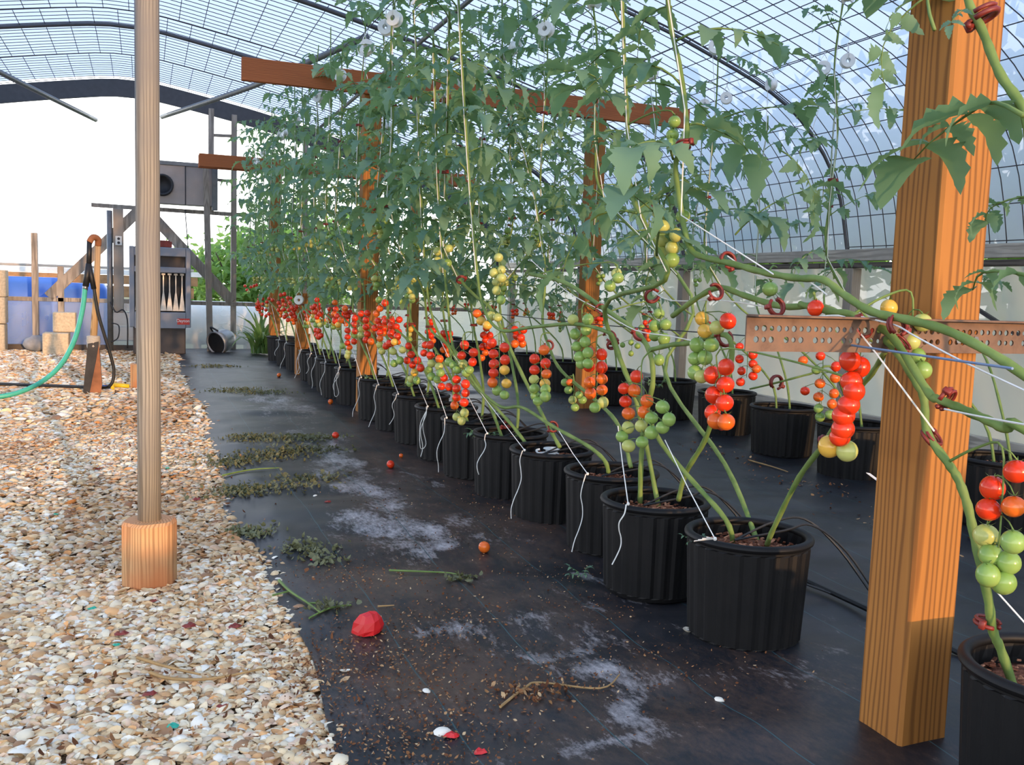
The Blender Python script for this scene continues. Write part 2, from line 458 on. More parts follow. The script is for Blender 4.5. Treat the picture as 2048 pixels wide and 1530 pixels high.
def grid_mesh(name, x0, x1, y0, y1, nx, ny, zf, mat, xshift=None):
    X, Y = np.meshgrid(np.linspace(x0, x1, nx), np.linspace(y0, y1, ny))
    if xshift is not None: X = X+xshift(X, Y)
    Z = zf(X, Y)
    V = np.stack([X.ravel(), Y.ravel(), Z.ravel()], 1)
    idx = np.arange(nx*ny).reshape(ny, nx)
    F = np.stack([idx[:-1, :-1].ravel(), idx[:-1, 1:].ravel(), idx[1:, 1:].ravel(), idx[1:, :-1].ravel()], 1)
    me = bpy.data.meshes.new(name); me.from_pydata(V.tolist(), [], F.tolist()); me.materials.append(MATS[mat])
    me.polygons.foreach_set('use_smooth', [True]*len(me.polygons)); me.update()
    return link(bpy.data.objects.new(name, me))
o = grid_mesh('floor_outside', -60, 60, -40, 90, 2, 2, lambda x, y: x*0-0.06, 'outer_soil'); o['kind'] = 'structure'
floor = grid_mesh('floor', XL+0.02, 0.6, YB, YE+0.1, 90, 190, lambda x, y: gravel_z(x, y)-0.012, 'gravel_bed'); floor['kind'] = 'structure'
def cloth_z(x, y):
    z = 0.022*(vnoise(x*1.1+20, y*2.3+20, 5)-0.5)+0.020*(vnoise(x*2.6+3, y*5.5+1.7*x+3, 6)-0.4)+0.004*(vnoise(x*11+3, y*14+3, 7)-0.5)
    fold = 0.012*np.exp(-((x-1.15-0.12*np.sin(y*1.3))/0.07)**2)*np.clip(np.sin(y*0.9+1), 0, 1)
    edge = np.clip((x-0.36)/0.12, 0, 1)
    return 0.004+(z+fold+0.008)*edge
cl = grid_mesh('floor_cloth', 0.36, XW-0.06, YB, YE, 190, 560, cloth_z, 'ground_cloth',
               xshift=lambda x, y: (0.035*np.sin(y*1.05+0.4)+0.02*np.sin(y*2.9)+0.012*np.sin(y*6.1))*np.clip(1-(x-0.36)/0.5, 0, 1))
cl['kind'] = 'structure'
def paint(me, name, blobs, seed):
    co = np.empty(len(me.vertices)*3); me.vertices.foreach_get('co', co); co = co.reshape(-1, 3); f_ = np.zeros(len(co))
    wx = co[:, 0]+0.30*(vnoise(co[:, 0]*5+3, co[:, 1]*3+3, seed)-0.5)+0.14*(vnoise(co[:, 0]*14+3, co[:, 1]*9+3, seed+1)-0.5); wy = co[:, 1]+0.45*(vnoise(co[:, 0]*4+9, co[:, 1]*4+9, seed+2)-0.5)
    for px, py, rx, ry, st in blobs:
        c = onZ(px, py); f_ = np.maximum(f_, st*np.exp(-((wx-c.x)/(rx*1.35))**2-((wy-c.y)/(ry*1.35))**2))
    at = me.attributes.new(name, 'FLOAT', 'POINT'); at.data.foreach_set('value', f_)
paint(cl.data, 'lime_stain', [(745, 1000, .11, .28, .9), (800, 1065, .12, .22, 1), (860, 1115, .11, .14, 1), (690, 930, .12, .35, .8), (1150, 1365, .08, .10, 1), (1095, 1300, .08, .09, .8), (1215, 1165, .04, .07, .9), (930, 1275, .12, .09, .7), (1130, 1445, .10, .05, .8), (640, 880, .09, .4, .7),
    (560, 810, .14, .8, .7), (1160, 1240, .05, .08, .8), (1330, 1225, .05, .05, .7), (1240, 1440, .04, .08, .6), (960, 1060, .10, .12, .5), (830, 960, .05, .3, .6), (1080, 1480, .2, .05, .5), (1400, 1360, .3, .04, .4), (1560, 1300, .2, .05, .4)], 51)
paint(cl.data, 'brown_dust', [(780, 1180, .3, .35, .8), (1000, 1050, .2, .4, .9), (850, 940, .22, .8, .9), (900, 1370, .32, .25, .9), (1400, 1420, .4, .2, .7), (760, 1300, .2, .2, .8), (1150, 1250, .2, .2, .7), (740, 870, .2, 1.0, .7), (1250, 1380, .2, .15, .7)], 61)
def cz(x, y): return float(cloth_z(np.array([x]), np.array([y]))[0])

# ---- roof film and wire mesh over the hoops
roof = MB(); ys = [YB, 0, 3, 6, 9, YE]
for y in ys:
    for (a, b) in FULL: roof.V.append((a+(0.03 if a > XC else -0.03)*min(1, abs(a-XC)), y, b+0.02))
m = len(FULL)
for i in range(len(ys)-1):
    for j in range(m-1): roof.F.append([i*m+j, i*m+j+1, (i+1)*m+j+1, (i+1)*m+j])
ceiling = struct('ceiling', roof, 'roof_film', True)
bounds = [YB, -0.55, 1.50, 3.55, 5.72, 7.96, 9.88, 11.80, YE]
rw = 0.0038
for p in range(len(bounds)-1):
    y0, y1 = bounds[p], bounds[p+1]-0.02
    mb = MB(); nw = max(2, round((y1-y0)/0.128))
    for i in range(nw+1):
        y = y0+(y1-y0)*i/nw
        mb.tube([(a, y+0.004*math.sin(a*3+i), b) for a, b in FULL], rw if 0 < i < nw else rw*1.25, 3, False)
    off = 0.10*(p % 2); acc = 0.06+off
    arc = [0]
    for a, b in zip(FULL, FULL[1:]): arc.append(arc[-1]+math.hypot(b[0]-a[0], b[1]-a[1]))
    while acc < arc[-1]-0.02:
        j = min(len(arc)-2, int(np.searchsorted(arc, acc))-1); t = (acc-arc[j])/(arc[j+1]-arc[j])
        a = FULL[j][0]*(1-t)+FULL[j+1][0]*t; b = FULL[j][1]*(1-t)+FULL[j+1][1]*t
        mb.tube([(a, y0, b-0.006), (a, y1, b-0.006)], rw, 3, False); acc += 0.222
    w = mb.build('wire_mesh_panel', 'mesh_wire', ceiling); w['kind'] = 'stuff'
for i, y in enumerate((1.2, 3.45, 5.72, 8.02, 10.4)):
    mb = MB(); mb.tube([(a, y, b-0.022) for a, b in FULL], 0.012 if i == 2 else 0.021, 6, False)
    mb.build('hoop_pipe', 'hoop_pipe', ceiling, True)
for X in (2.15, -2.45):
    mb = MB(); mb.tube([(X, YB, roof_z(X)-0.062), (X, YE, roof_z(X)-0.062)], 0.019, 6); mb.build('purlin_pipe', 'hoop_pipe', ceiling, True)
mb = MB(); mb.tube(catmull([(0.22, 12.95, 2.97), (0.95, 10.7, 2.96), (1.25, 9.6, 2.96), (1.75, 8.05, 3.02)], 6), 0.03, 8); mb.build('brace_pipe', 'galv_pipe', ceiling, True)
mb = MB(); mb.tube(catmull([(-0.55, 12.95, 2.86), (-1.35, 10.7, 2.92), (-2.2, 8.05, 2.98)], 6), 0.03, 8); mb.build('brace_pipe', 'galv_pipe', ceiling, True)

# ---- side walls: rail boards, studs, base board, loose plastic curtain
def curtain_x(y, z, seed):
    y = np.asarray(y); z = np.asarray(z)
    u = y*2.2+(1.2-z)*0.9
    return 0.035*(vnoise(u*1.9+7, z*0.8+3, seed)-0.5)+0.028*(vnoise(u*5.2, z*1.3+1, seed+1)-0.5)+0.012*(vnoise(u*13, z*1.2+1, seed+2)-0.5)
def side_wall(name, X, sgn, seed, ztop=1.235):
    ny, nz = 260, 22
    Yg, Zg = np.meshgrid(np.linspace(YB, YE, ny), np.linspace(0.05, ztop, nz))
    Xg = X+sgn*0.05+curtain_x(Yg, Zg, seed)
    V = np.stack([Xg.ravel(), Yg.ravel(), Zg.ravel()], 1); idx = np.arange(ny*nz).reshape(nz, ny)
    F = np.stack([idx[:-1, :-1].ravel(), idx[:-1, 1:].ravel(), idx[1:, 1:].ravel(), idx[1:, :-1].ravel()], 1)
    me = bpy.data.meshes.new(name); me.from_pydata(V.tolist(), [], F.tolist()); me.materials.append(MATS['curtain_film'])
    me.polygons.foreach_set('use_smooth', [True]*len(me.polygons)); me.update()
    wo = link(bpy.data.objects.new(name, me)); wo['kind'] = 'structure'
    for y0, y1 in ((YB, 1.9), (1.91, 5.95), (5.96, 10.0), (10.01, YE)):
        b = MB(); b.box((X-sgn*0.022, (y0+y1)/2, 1.288), (0.038, y1-y0, 0.088), bevel=0.004); b.build('rail_board', 'grey_board', wo)
        b = MB(); b.box((X-sgn*0.03, (y0+y1)/2, 1.212), (0.09, y1-y0, 0.038), bevel=0.003); b.build('rail_plate', 'dark_board', wo)
    for y in (-1.4, 0.95, 3.3, 5.63, 7.98, 10.3, 12.6):
        b = MB(); b.box((X-sgn*0.03, y, 0.60), (0.085, 0.09, 1.18), bevel=0.004); b.build('stud', 'grey_stud', wo)
    b = MB(); b.bar((X-sgn*0.01, 5.0, 1.16), (X-sgn*0.01, 3.42, 0.42), 0.022, 0.022); b.build('curtain_rod', 'cable_wire', wo)
    for y0, y1 in ((YB, 4.2), (4.21, 8.6), (8.61, YE)):
        b = MB(); b.box((X-sgn*0.055, (y0+y1)/2, 0.065), (0.036, y1-y0, 0.14), bevel=0.004); b.build('base_board', 'grey_board', wo)
    return wo
wr = side_wall('wall_right', XW+0.02, 1, 21)
wl_ = side_wall('wall_left', XL-0.02, -1, 31, 0.22)      # its curtain is rolled down, the side stands open

# ---- far end wall
we = MB(); P0 = [(a, b) for a, b in FULL]
mb = MB()
ny = 150
Xg, Zg = np.meshgrid(np.linspace(XL, XW, ny), np.linspace(-0.02, 0.62, 12))
Yg = YE+0.03+0.4*curtain_x(Xg, Zg, 41)
idx = np.arange(ny*12).reshape(12, ny)
mb.V = np.stack([Xg.ravel(), Yg.ravel(), Zg.ravel()], 1).tolist()
mb.F = np.stack([idx[:-1, :-1].ravel(), idx[:-1, 1:].ravel(), idx[1:, 1:].ravel(), idx[1:, :-1].ravel()], 1).tolist()
wall_far = struct('wall_far', mb, 'end_film', True)
def far(name, mat, *bars):
    b = MB()
    for q in bars: b.bar(*q)
    return b.build(name, mat, wall_far)
# dark arched end rafter
mb = MB(); inner = [(a, b-0.02) for a, b in FULL]; outer = [(XC+(a-XC)*0.985, b-0.235*min(1.0, 0.35+max(0, b-1.25)/2.2)) for a, b in FULL]
for y in (YE-0.05, YE+0.0):
    mb.V += [(a, y, b) for a, b in inner]; mb.V += [(a, y, b) for a, b in outer]
m = len(inner)
for j in range(m-1):
    mb.F += [[j, j+1, m+j+1, m+j], [2*m+j+1, 2*m+j, 3*m+j, 3*m+j+1], [m+j, m+j+1, 3*m+j+1, 3*m+j], [j+1, j, 2*m+j, 2*m+j+1]]
mb.build('end_rafter', 'end_rafter', wall_far)
Z = 0.63
far('end_rail', 'grey_stud', ((-1.62, YE-0.04, Z), (XW-0.1, YE-0.04, Z), 0.06, 0.052, 0.003))
far('end_rail', 'grey_stud', ((-4.9, YE-0.04, Z), (-2.2, YE-0.04, Z), 0.06, 0.052, 0.003))
far('end_rail', 'grey_stud', ((-0.62, YE-0.03, 1.835), (1.42, YE-0.03, 1.815), 0.05, 0.05, 0.003))
for X, w, top in ((-1.27, 0.12, 1.45), (-0.98, 0.10, 1.05), (1.115, 0.085, roof_z(1.115)-0.15), (3.0, 0.09, roof_z(3.0)-0.2), (-3.2, 0.09, roof_z(-3.2)-0.2), (2.05, 0.09, roof_z(2.05)-0.2)):
    far('end_stud', 'grey_stud', ((X, YE-0.02, 0.0), (X, YE-0.02, top), w, 0.07, 0.004))
far('end_stud', 'grey_stud', ((0.825, YE-0.02, 1.84), (0.825, YE-0.02, roof_z(0.825)-0.15), 0.085, 0.07, 0.004))
far('cross_piece', 'grey_stud', ((0.85, YE-0.02, 2.83), (1.08, YE-0.02, 2.84), 0.05, 0.035, 0.003))
far('cross_piece', 'grey_stud', ((0.85, YE-0.02, 2.26), (1.08, YE-0.02, 2.25), 0.05, 0.035, 0.003))
far('diagonal_brace', 'grey_stud', ((-1.12, YE-0.05, 0.66), (-0.02, YE-0.05, 1.84), 0.04, 0.13, 0.004))
far('diagonal_brace', 'grey_stud', ((0.12, YE-0.05, 1.72), (1.10, YE-0.05, 0.66), 0.04, 0.13, 0.004))
far('base_board', 'dark_board', ((-4.9, YE-0.05, 0.02), (0.3, YE-0.05, 0.02), 0.04, 0.09, 0.003))
b = MB(); b.bar((0.50, YE-0.08, 1.84), (0.56, YE-0.12, 1.0), 0.012, 0.012); b.build('hanging_rod', 'cable_wire', wall_far)

# ---- near end wall behind the camera: low board wall, open above (lets the low sun in)
mb = MB(); hb = 0.262+(1.45-YB)*math.tan(SUN_EL)/math.cos(SUN_AZ)
for i in range(4):
    z0 = i*hb/4
    mb.box((0, YB-0.02, z0+hb/8), (XW-XL, 0.035, hb/4-0.004), bevel=0.003)
wall_near = struct('wall_near', mb, 'grey_board')
for X in (-3.0, 3.4):
    b = MB(); b.box((X, YB+0.04, roof_z(X)/2), (0.09, 0.09, roof_z(X)-0.1), bevel=0.004); b.build('stud', 'grey_stud', wall_near)

# ---- trellis frames: posts with cross beams
def frame(Y, label_post, label_beam, double, X1=1.535, X2=3.34):
    for X, lab in ((X1, label_post[0]), (X2, label_post[1])):
        top = 2.43
        b = MB(); b.box((X, Y, top/2-0.01), (0.128, 0.128, top+0.02), bevel=0.006)
        o = root_mesh('timber_post', b, 'post_wood', lab, 'post', 'timber trellis posts', base=(X, Y, 0))
    x0, x1 = 0.62, 4.13
    for kk, (dy, lab) in enumerate(((-0.085, label_beam[0]), (0.085, label_beam[1])) if double else ((-0.085, label_beam[0]),)):
        b = MB(); b.box(((x0+x1)/2, Y+dy, 2.375), (x1-x0, 0.04, 0.155), bevel=0.004)
        o = root_mesh('cross_beam', b, 'beam_wood' , lab, 'beam', 'timber cross beams', base=((x0+x1)/2, Y+dy, 2.2975))
frame(1.515, ('large orange-brown timber post in the right foreground holding the perforated bracket', 'timber post on the right row nearest the camera, outside the picture'),
      ('overhead cross beam on the foreground post',), False)
frame(6.87, ('timber post in the middle of the front pot row under the orange cross beam', 'timber post in the wall-side row under the right end of the orange cross beam'),
      ('long orange cross beam on the middle timber posts', 'rear board of the middle cross beam'), False)
frame(12.2, ('farthest timber post in the front pot row, mostly behind foliage', 'farthest timber post in the wall-side row behind foliage'),
      ('front board of the farthest doubled cross beam', 'rear board of the farthest doubled cross beam'), True)
b = MB(); b.box((1.50, 9.75, 0.42), (0.12, 0.12, 0.84), bevel=0.006); b.box((1.50, 9.68, 0.36), (0.15, 0.03, 0.14), bevel=0.003)
root_mesh('timber_stake', b, 'post_wood', 'short pale timber stake standing among the far pots under red tomatoes', 'stake', base=(1.50, 9.75, 0))

# ---- centre poles on timber blocks
def centre_pole(Y, X, lab):
    t = thing('centre_pole', (X, Y, 0), lab, 'pole', 'poles along the ridge')
    h = roof_z(X)-0.03
    b = MB(); b.lathe([(0.0, 0.20), (0.034, 0.20), (0.034, 0.6), (0.0335, 1.5), (0.033, h), (0, h)], 20, (X, Y, 0)); b.build('pole', 'pole_wood', t, True)
    b = MB()
    pr_ = [(0.0, -0.01), (0.078, -0.01), (0.080, 0.01), (0.080, 0.195), (0.072, 0.204), (0.0, 0.205)]
    b.lathe(pr_, 20, (X, Y, 0), mod=lambda j, z: 0.004*math.sin(j*1.9)); b.build('timber_block', 'stub_wood', t)
centre_pole(3.06, 0.012, 'grey round pole standing on a wooden block in the shell gravel')
centre_pole(8.72, -0.035, 'farther ridge pole hidden behind the near pole, only its orange block showing')

# ---- cables that carry the twine spools
CABLES = (1.24, 2.03, 3.02, 3.86)
for X, lab in zip(CABLES, ('aisle side of the front row', 'wall side of the front row', 'aisle side of the wall-side row', 'wall side of the wall-side row')):
    b = MB(); b.tube([(X, YB, 2.461), (X, 1.43, 2.457), (X, 4.1, 2.452), (X, 6.785, 2.457), (X, 9.5, 2.452), (X, 12.1, 2.457), (X, YE, 2.46)], 0.003, 5)
    root_mesh('trellis_cable', b, 'cable_wire', 'thin dark trellis cable strung overhead on the '+lab, 'cable', base=(X, YB, 2.458))

# ================================================================ POTS
def make_pot_data(r, h, tag_):
    n = 96
    rib = lambda j, z: (0.0035 if (j % 4) < 2 else -0.0015) if 0.012 < z < h-0.03 else 0.0
    b = MB(); b.lathe([(0.0, 0.002), (r*0.86, 0.0), (r*0.875, 0.01), (r*0.88, 0.014), (r*0.955, h-0.032), (r*0.96, h-0.028), (r*0.962, h-0.02), (r*0.925, h-0.02), (r*0.92, h-0.05), (r*0.90, h-0.10)], n, mod=rib)
    shell = b.data('pot_shell_'+tag_, 'pot_plastic', False)
    b = MB(); prof = []
    for i in range(13):
        a = 2*PI*i/12; prof.append((r*0.955+0.012*math.cos(a), h-0.012+0.011*math.sin(a)))
    b.lathe(prof, 64); rim = b.data('pot_rim_'+tag_, 'pot_plastic', True)
    b = MB(); pr_ = [(0.0, h-0.045), (r*0.3, h-0.043), (r*0.6, h-0.048), (r*0.9, h-0.06), (r*0.91, h-0.075)]
    b.lathe(pr_, 40, mod=lambda j, z: 0.0); soil = b.data('mulch_'+tag_, 'mulch', True)
    chips = []
    for v in range(3):
        b = MB(); tone = []
        rr = random.Random(100+v)
        for i in range(210):
            a = rr.random()*2*PI; q = r*0.88*math.sqrt(rr.random())
            L = rr.uniform(0.008, 0.026); w = L*rr.uniform(0.25, 0.5); z = h-0.042-0.016*(q/r)**2+rr.uniform(-0.002, 0.007)
            M = Matrix.Translation((q*math.cos(a), q*math.sin(a), z)) @ Euler((rr.uniform(-0.5, 0.5), rr.uniform(-0.5, 0.5), rr.random()*6.3)).to_matrix().to_4x4()
            hh = 0.003
            b.add([(-L/2, -w/2, 0), (L/2, -w*0.3, 0), (L/2*0.9, w/2, 0), (-L/2*0.8, w*0.4, 0), (-L*0.4, -w*0.3, hh), (L*0.4, -w*0.2, hh), (L*0.4, w*0.3, hh), (-L*0.4, w*0.3, hh)],
                  [[4, 5, 6, 7], [0, 1, 5, 4], [1, 2, 6, 5], [2, 3, 7, 6], [3, 0, 4, 7]], M)
            t = rr.random(); tone += [t]*8
        d = b.data('bark_chips_%s_%d' % (tag_, v), 'bark_chip', False)
        at = d.attributes.new('chip_tone', 'FLOAT', 'POINT'); at.data.foreach_set('value', tone); chips.append(d)
    return shell, rim, soil, chips
POT_A = make_pot_data(0.172, 0.30, 'a'); POT_B = make_pot_data(0.20, 0.30, 'b')
def pot(X, Y, data, label, group, rz, i):
    t = thing('nursery_pot', (X, Y, 0.006), label, 'pot', group, rz)
    for nm, d in (('shell', data[0]), ('rim', data[1]), ('mulch', data[2])): link(bpy.data.objects.new(nm, d), t)
    c = link(bpy.data.objects.new('bark_chips', data[3][i % 3]), t); c['kind'] = 'stuff'
    return t
ROWA = [(1.55, 0.70), (1.555, 1.165), (1.563, 2.14), (1.52, 2.58), (1.60, 3.04), (1.57, 3.52), (1.56, 3.97), (1.55, 4.43), (1.55, 4.92), (1.56, 5.46), (1.56, 5.98), (1.55, 6.46),
        (1.55, 7.28), (1.52, 7.74), (1.55, 8.2), (1.55, 8.66), (1.55, 9.12), (1.56, 10.15), (1.54, 10.75), (1.52, 11.4)]
labA = ['black ribbed nursery pot at the very front right, beside the camera', 'black ribbed nursery pot cut off by the lower right corner in front of the post', 'black ribbed nursery pot just behind the foreground post, nearest fully visible one']
for i, (X, Y) in enumerate(ROWA):
    lab = labA[i] if i < 3 else 'black ribbed nursery pot, %s behind the foreground post in the front row' % ORD[i-2]
    pot(X, Y, POT_A, lab, 'front row of nursery pots', random.random()*6, i)
ROWB = [(3.45, 2.95), (3.55, 3.98), (3.62, 4.68), (3.74, 5.46), (3.76, 6.25), (3.72, 7.15), (3.7, 8.0), (3.7, 8.9), (3.7, 9.9), (3.7, 10.9), (3.7, 11.8)]
for i, (X, Y) in enumerate(ROWB):
    pot(X, Y, POT_B, 'wide black nursery pot, %s from the right edge in the row along the plastic wall' % ORD[i], 'wall-side row of nursery pots', random.random()*6, i)

# ================================================================ TOMATO PLANTS
rnd = random.Random(5)
# ---- compound leaf meshes; +Y runs along the leaf, Z up
def leaflet(b, base, yaw, L, w, droop, fold, rr, roll=0.0):
    """serrated, lobed leaflet: mid rib plus toothed margins, folded and drooping"""
    M = Matrix.Translation(base) @ Euler((0, roll, yaw)).to_matrix().to_4x4()
    st = [0.0, 0.10, 0.20, 0.27, 0.36, 0.44, 0.52, 0.60, 0.69, 0.78, 0.88, 1.0]
    wd = [0.02, 0.50, 0.92, 0.66, 1.00, 0.70, 0.84, 0.56, 0.62, 0.36, 0.34, 0.0]
    n = len(st); V = []; F = []; y = z = 0.0; ph = droop*0.15; prev = 0.0
    wav = rr.uniform(0, 6)
    for i in range(n):
        dl = (st[i]-prev)*L; prev = st[i]; y += dl*math.cos(ph); z -= dl*math.sin(ph); ph += droop*1.5*dl/L
        V.append((0, y, z))
        for sg in (-1, 1):
            hw = w*0.5*wd[i]*rr.uniform(0.88, 1.12); back = 0.05*L if wd[i] > 0.6 and i % 2 == 0 else -0.02*L
            V.append((sg*hw, y+back*0.6, z+fold*hw+0.05*w*math.sin(i*1.1+wav)*(1 if wd[i] > 0.3 else 0)))
    for i in range(n-1):
        a = 3*i; c = 3*(i+1)
        if i == n-2: F += [[a, c, a+1], [a, a+2, c]]
        else: F += [[a, c, c+1, a+1], [a, a+2, c+2, c]]
    b.add(V, F, M)
def make_leaf(seed, npairs, L=0.30, size=1.0, droop=0.9):
    rr = random.Random(seed); b = MB(); st = MB()
    pts = []; y = z = 0; ph = -0.35
    K = 9
    for i in range(K):
        pts.append(Vector((0.012*math.sin(i*0.8+seed), y, z)))
        y += L/(K-1)*math.cos(ph); z -= L/(K-1)*math.sin(ph); ph += droop*1.25/(K-1)
    st.tube(pts, [0.0036-0.0026*i/(K-1) for i in range(K)], 5)
    def P(t):
        f_ = t*(K-1); i = min(K-2, int(f_)); return pts[i].lerp(pts[i+1], f_-i)
    for p in range(npairs):
        t = 0.30+0.58*p/max(1, npairs-1)
        for s in (-1, 1):
            big = p % 2 == 0 or npairs <= 2
            l = size*L*(0.36 if big else 0.20)*rr.uniform(0.8, 1.15)
            leaflet(b, P(t), s*rr.uniform(0.9, 1.35), l, l*rr.uniform(0.44, 0.58), rr.uniform(0.5, 1.5), rr.uniform(0.1, 0.45), rr, s*rr.uniform(-0.1, 0.5))
    l = size*L*0.46
    leaflet(b, P(1.0), rr.uniform(-0.2, 0.2), l, l*0.56, rr.uniform(0.6, 1.3), 0.3, rr)
    nb = len(b.F); b.add(st.V, st.F)
    d = b.data('tomato_leaf', ['leaf_green', 'leaf_stem'], True)
    mi = [0]*nb+[1]*len(st.F); d.polygons.foreach_set('material_index', mi)
    return d
LEAVES = [make_leaf(i, [3, 4, 3, 4, 5, 3, 4, 4, 3, 5][i], 0.30, 1.0+0.1*(i % 3), [0.8, 1.2, 0.6, 1.5, 1.0, 1.8, 0.9, 1.3, 0.5, 1.6][i]) for i in range(10)]
SMALL = [make_leaf(50+i, 3, 0.18, 1.05, 0.9) for i in range(3)]
# ---- fruit meshes
TOM = {}
for kk, mt in TM.items():
    TOM[kk] = []
    for sq in ((1, 1, 0.93), (0.96, 1.0, 1.02)):
        b = MB(); b.ball((0, 0, 0), 0.021, 18, 12, sq); TOM[kk].append(b.data('tomato_'+kk, mt, True))
CLIP = None
def make_clip():
    b = MB(); pts = []
    for i in range(15):
        a = 2*PI*(i/14)*0.86+0.2; pts.append((0.0155*math.cos(a), 0.0155*math.sin(a), 0))
    b.tube(pts, 0.0032, 6)
    b.tube([(0.0155*math.cos(a), 0.0155*math.sin(a), 0.006) for a in [0.3+4.6*i/10 for i in range(11)]], 0.0026, 5)
    b.box((0.0, -0.019, 0.002), (0.008, 0.008, 0.012), bevel=0.001)
    return b.data('clip', 'clip_plastic', True)
CLIP = make_clip()
class Plant:
    def __init__(self, X, Y, label, group, h=0.25):
        self.t = thing('tomato_plant', (X, Y, h), label, 'plant', group); self.o = Vector((X, Y, h)); self.stems = []
    def local(self, p): return Vector(p)-self.o
    def stem(self, pts, r0=0.0085, r1=0.0045, n=8):
        P = catmull(pts, 5); m = len(P)
        rs = [(r0+(r1-r0)*i/(m-1))*(1+0.10*math.sin(i*2.1)) for i in range(m)]
        b = MB(); b.tube(P, rs, n); b.build('stem', 'vine_stem', self.t, True); self.stems.append(P); return P
    def leaf(self, p, yaw, pitch=0.0, scale=1.0, data=None, roll=0.0):
        o = bpy.data.objects.new('leaf', data or rnd.choice(LEAVES)); link(o, self.t)
        o.location = self.local(p); o.rotation_euler = (pitch, roll, yaw); o.scale = (scale,)*3; return o
    def leaf_to(self, p0, p1, data, stretch=1.0):
        p0, p1 = Vector(p0), Vector(p1); d = p1-p0; L = d.length
        o = bpy.data.objects.new('leaf', data); link(o, self.t); o.location = self.local(p0)
        o.rotation_euler = (math.atan2(d.z, math.hypot(d.x, d.y))+0.25, 0, math.atan2(-d.x, d.y)); o.scale = (L/0.40*stretch,)*3
    def clip(self, p, d=None, scale=1.0):
        o = bpy.data.objects.new('clip', CLIP); link(o, self.t); o.location = self.local(p)
        q = (d or Vector((0, 0, 1))).to_track_quat('Z', 'Y'); o.rotation_mode = 'QUATERNION'
        o.rotation_quaternion = q @ Quaternion((0, 0, 1), rnd.random()*6.3); o.scale = (scale,)*3
    def leaves_along(self, P, z0, z1, step, smin=0.8, smax=1.15, data=None):
        acc = 0; k_ = rnd.random()*6
        for a, b in zip(P, P[1:]):
            L = (b-a).length; d = step-acc
            while d <= L:
                q = a.lerp(b, d/max(L, 1e-6)); d += step*rnd.uniform(0.8, 1.2)
                if z0 < q.z < z1 and not (q.z > 2.0 and min(abs(q.y-6.8), abs(q.y-12.15)) < 0.12):
                    k_ += 2.4+rnd.uniform(-0.5, 0.5); top = max(0, (q.z-2.35))/0.6
                    self.leaf(q, k_, rnd.uniform(-0.15, 0.45), rnd.uniform(smin, smax)*(1-0.5*min(1, top)), data)
            acc = step-(d-L)
    def truss(self, fruits, X, diam=0.042, jit=0.018, sub=None):
        """fruits: list of (px, py, colour); all hang close to the plane X"""
        pts = []
        for (px, py, c) in fruits:
            x = X+rnd.uniform(-jit, jit); pts.append((onX(px, py, x), c))
        top = max(pts, key=lambda q: q[0].z)[0]; ax = sum((q[0].x for q in pts))/len(pts); ay = sum((q[0].y for q in pts))/len(pts); zb = min(q[0].z for q in pts)
        self.truss3(pts, Vector((ax, ay+0.01, top.z+diam*0.9)), diam)
    def truss3(self, pts, top, diam):
        zb = min(q[0].z for q in pts); ax = sum(q[0].x for q in pts)/len(pts); ay = sum(q[0].y for q in pts)/len(pts)
        # reach the nearest stem
        best = None
        for P in self.stems:
            for q in P:
                dd = (q-top).length+(0.4 if q.z < top.z-0.05 else 0)
                if best is None or dd < best[0]: best = (dd, q)
        b = MB(); start = best[1] if best and best[0] < 0.45 else top+Vector((0.06, 0.05, 0.02))
        axis = catmull([start, start.lerp(top, 0.55)+Vector((0, 0, 0.012)), top, Vector((ax+0.006, ay+0.006, (top.z+zb)/2)), Vector((ax+0.006, ay+0.006, zb+diam*0.6))], 4)
        b.tube(axis, [0.003-0.0016*i/(len(axis)-1) for i in range(len(axis))], 5)
        for (c, col) in pts:
            q = min(axis, key=lambda a: (a-(c+Vector((0, 0, diam*0.8)))).length)
            tp = c+Vector((0, 0, diam*0.46)); b.tube([q, q.lerp(tp, 0.6)+Vector((0, 0, 0.004)), tp], 0.0014, 4)
            for s in range(5):
                a = s*2*PI/5+c.x*40; d1 = Vector((math.cos(a), math.sin(a), 0)); sd_ = Vector((-d1.y, d1.x, 0))
                o_ = len(b.V); b.V += [tuple(tp+sd_*0.0016), tuple(tp-sd_*0.0016), tuple(tp+d1*diam*0.2+Vector((0, 0, 0.001))+sd_*0.0012), tuple(tp+d1*diam*0.2+Vector((0, 0, 0.001))-sd_*0.0012), tuple(tp+d1*diam*0.38+Vector((0, 0, 0.006)))]
                b.F += [[o_, o_+1, o_+3, o_+2], [o_+2, o_+3, o_+4]]
        tr = bpy.data.objects.new('fruit_truss', b.data('fruit_truss', 'vine_stem', True, top)); link(tr, self.t); tr.location = self.local(top)
        for (c, col) in pts:
            o = bpy.data.objects.new('tomato', TOM[col][rnd.randrange(2)]); link(o, tr); o.location = Vector(c)-top
            s = diam/0.042*rnd.uniform(0.94, 1.05); o.scale = (s, s, s); o.rotation_euler = (rnd.uniform(-0.4, 0.4), rnd.uniform(-0.4, 0.4), rnd.random()*6)
    def random_truss(self, base, n, cols, diam=0.042):
        pts = []; z = base.z; rowi = 0; k_ = 0
        while k_ < n:
            m_ = rnd.choice((1, 2, 2, 3)) if n > 3 else 1
            for j in range(min(m_, n-k_)):
                a = rowi*1.7+j*2*PI/m_; rr_ = diam*(0.05 if m_ == 1 else 0.56)
                t = k_/max(1, n-1); ci = min(len(cols)-1, max(0, int(t*len(cols)+rnd.uniform(-0.4, 0.4))))
                pts.append((Vector((base.x+rr_*math.cos(a), base.y+rr_*math.sin(a), z+rnd.uniform(-0.006, 0.006))), cols[ci])); k_ += 1
            z -= diam*0.78; rowi += 1
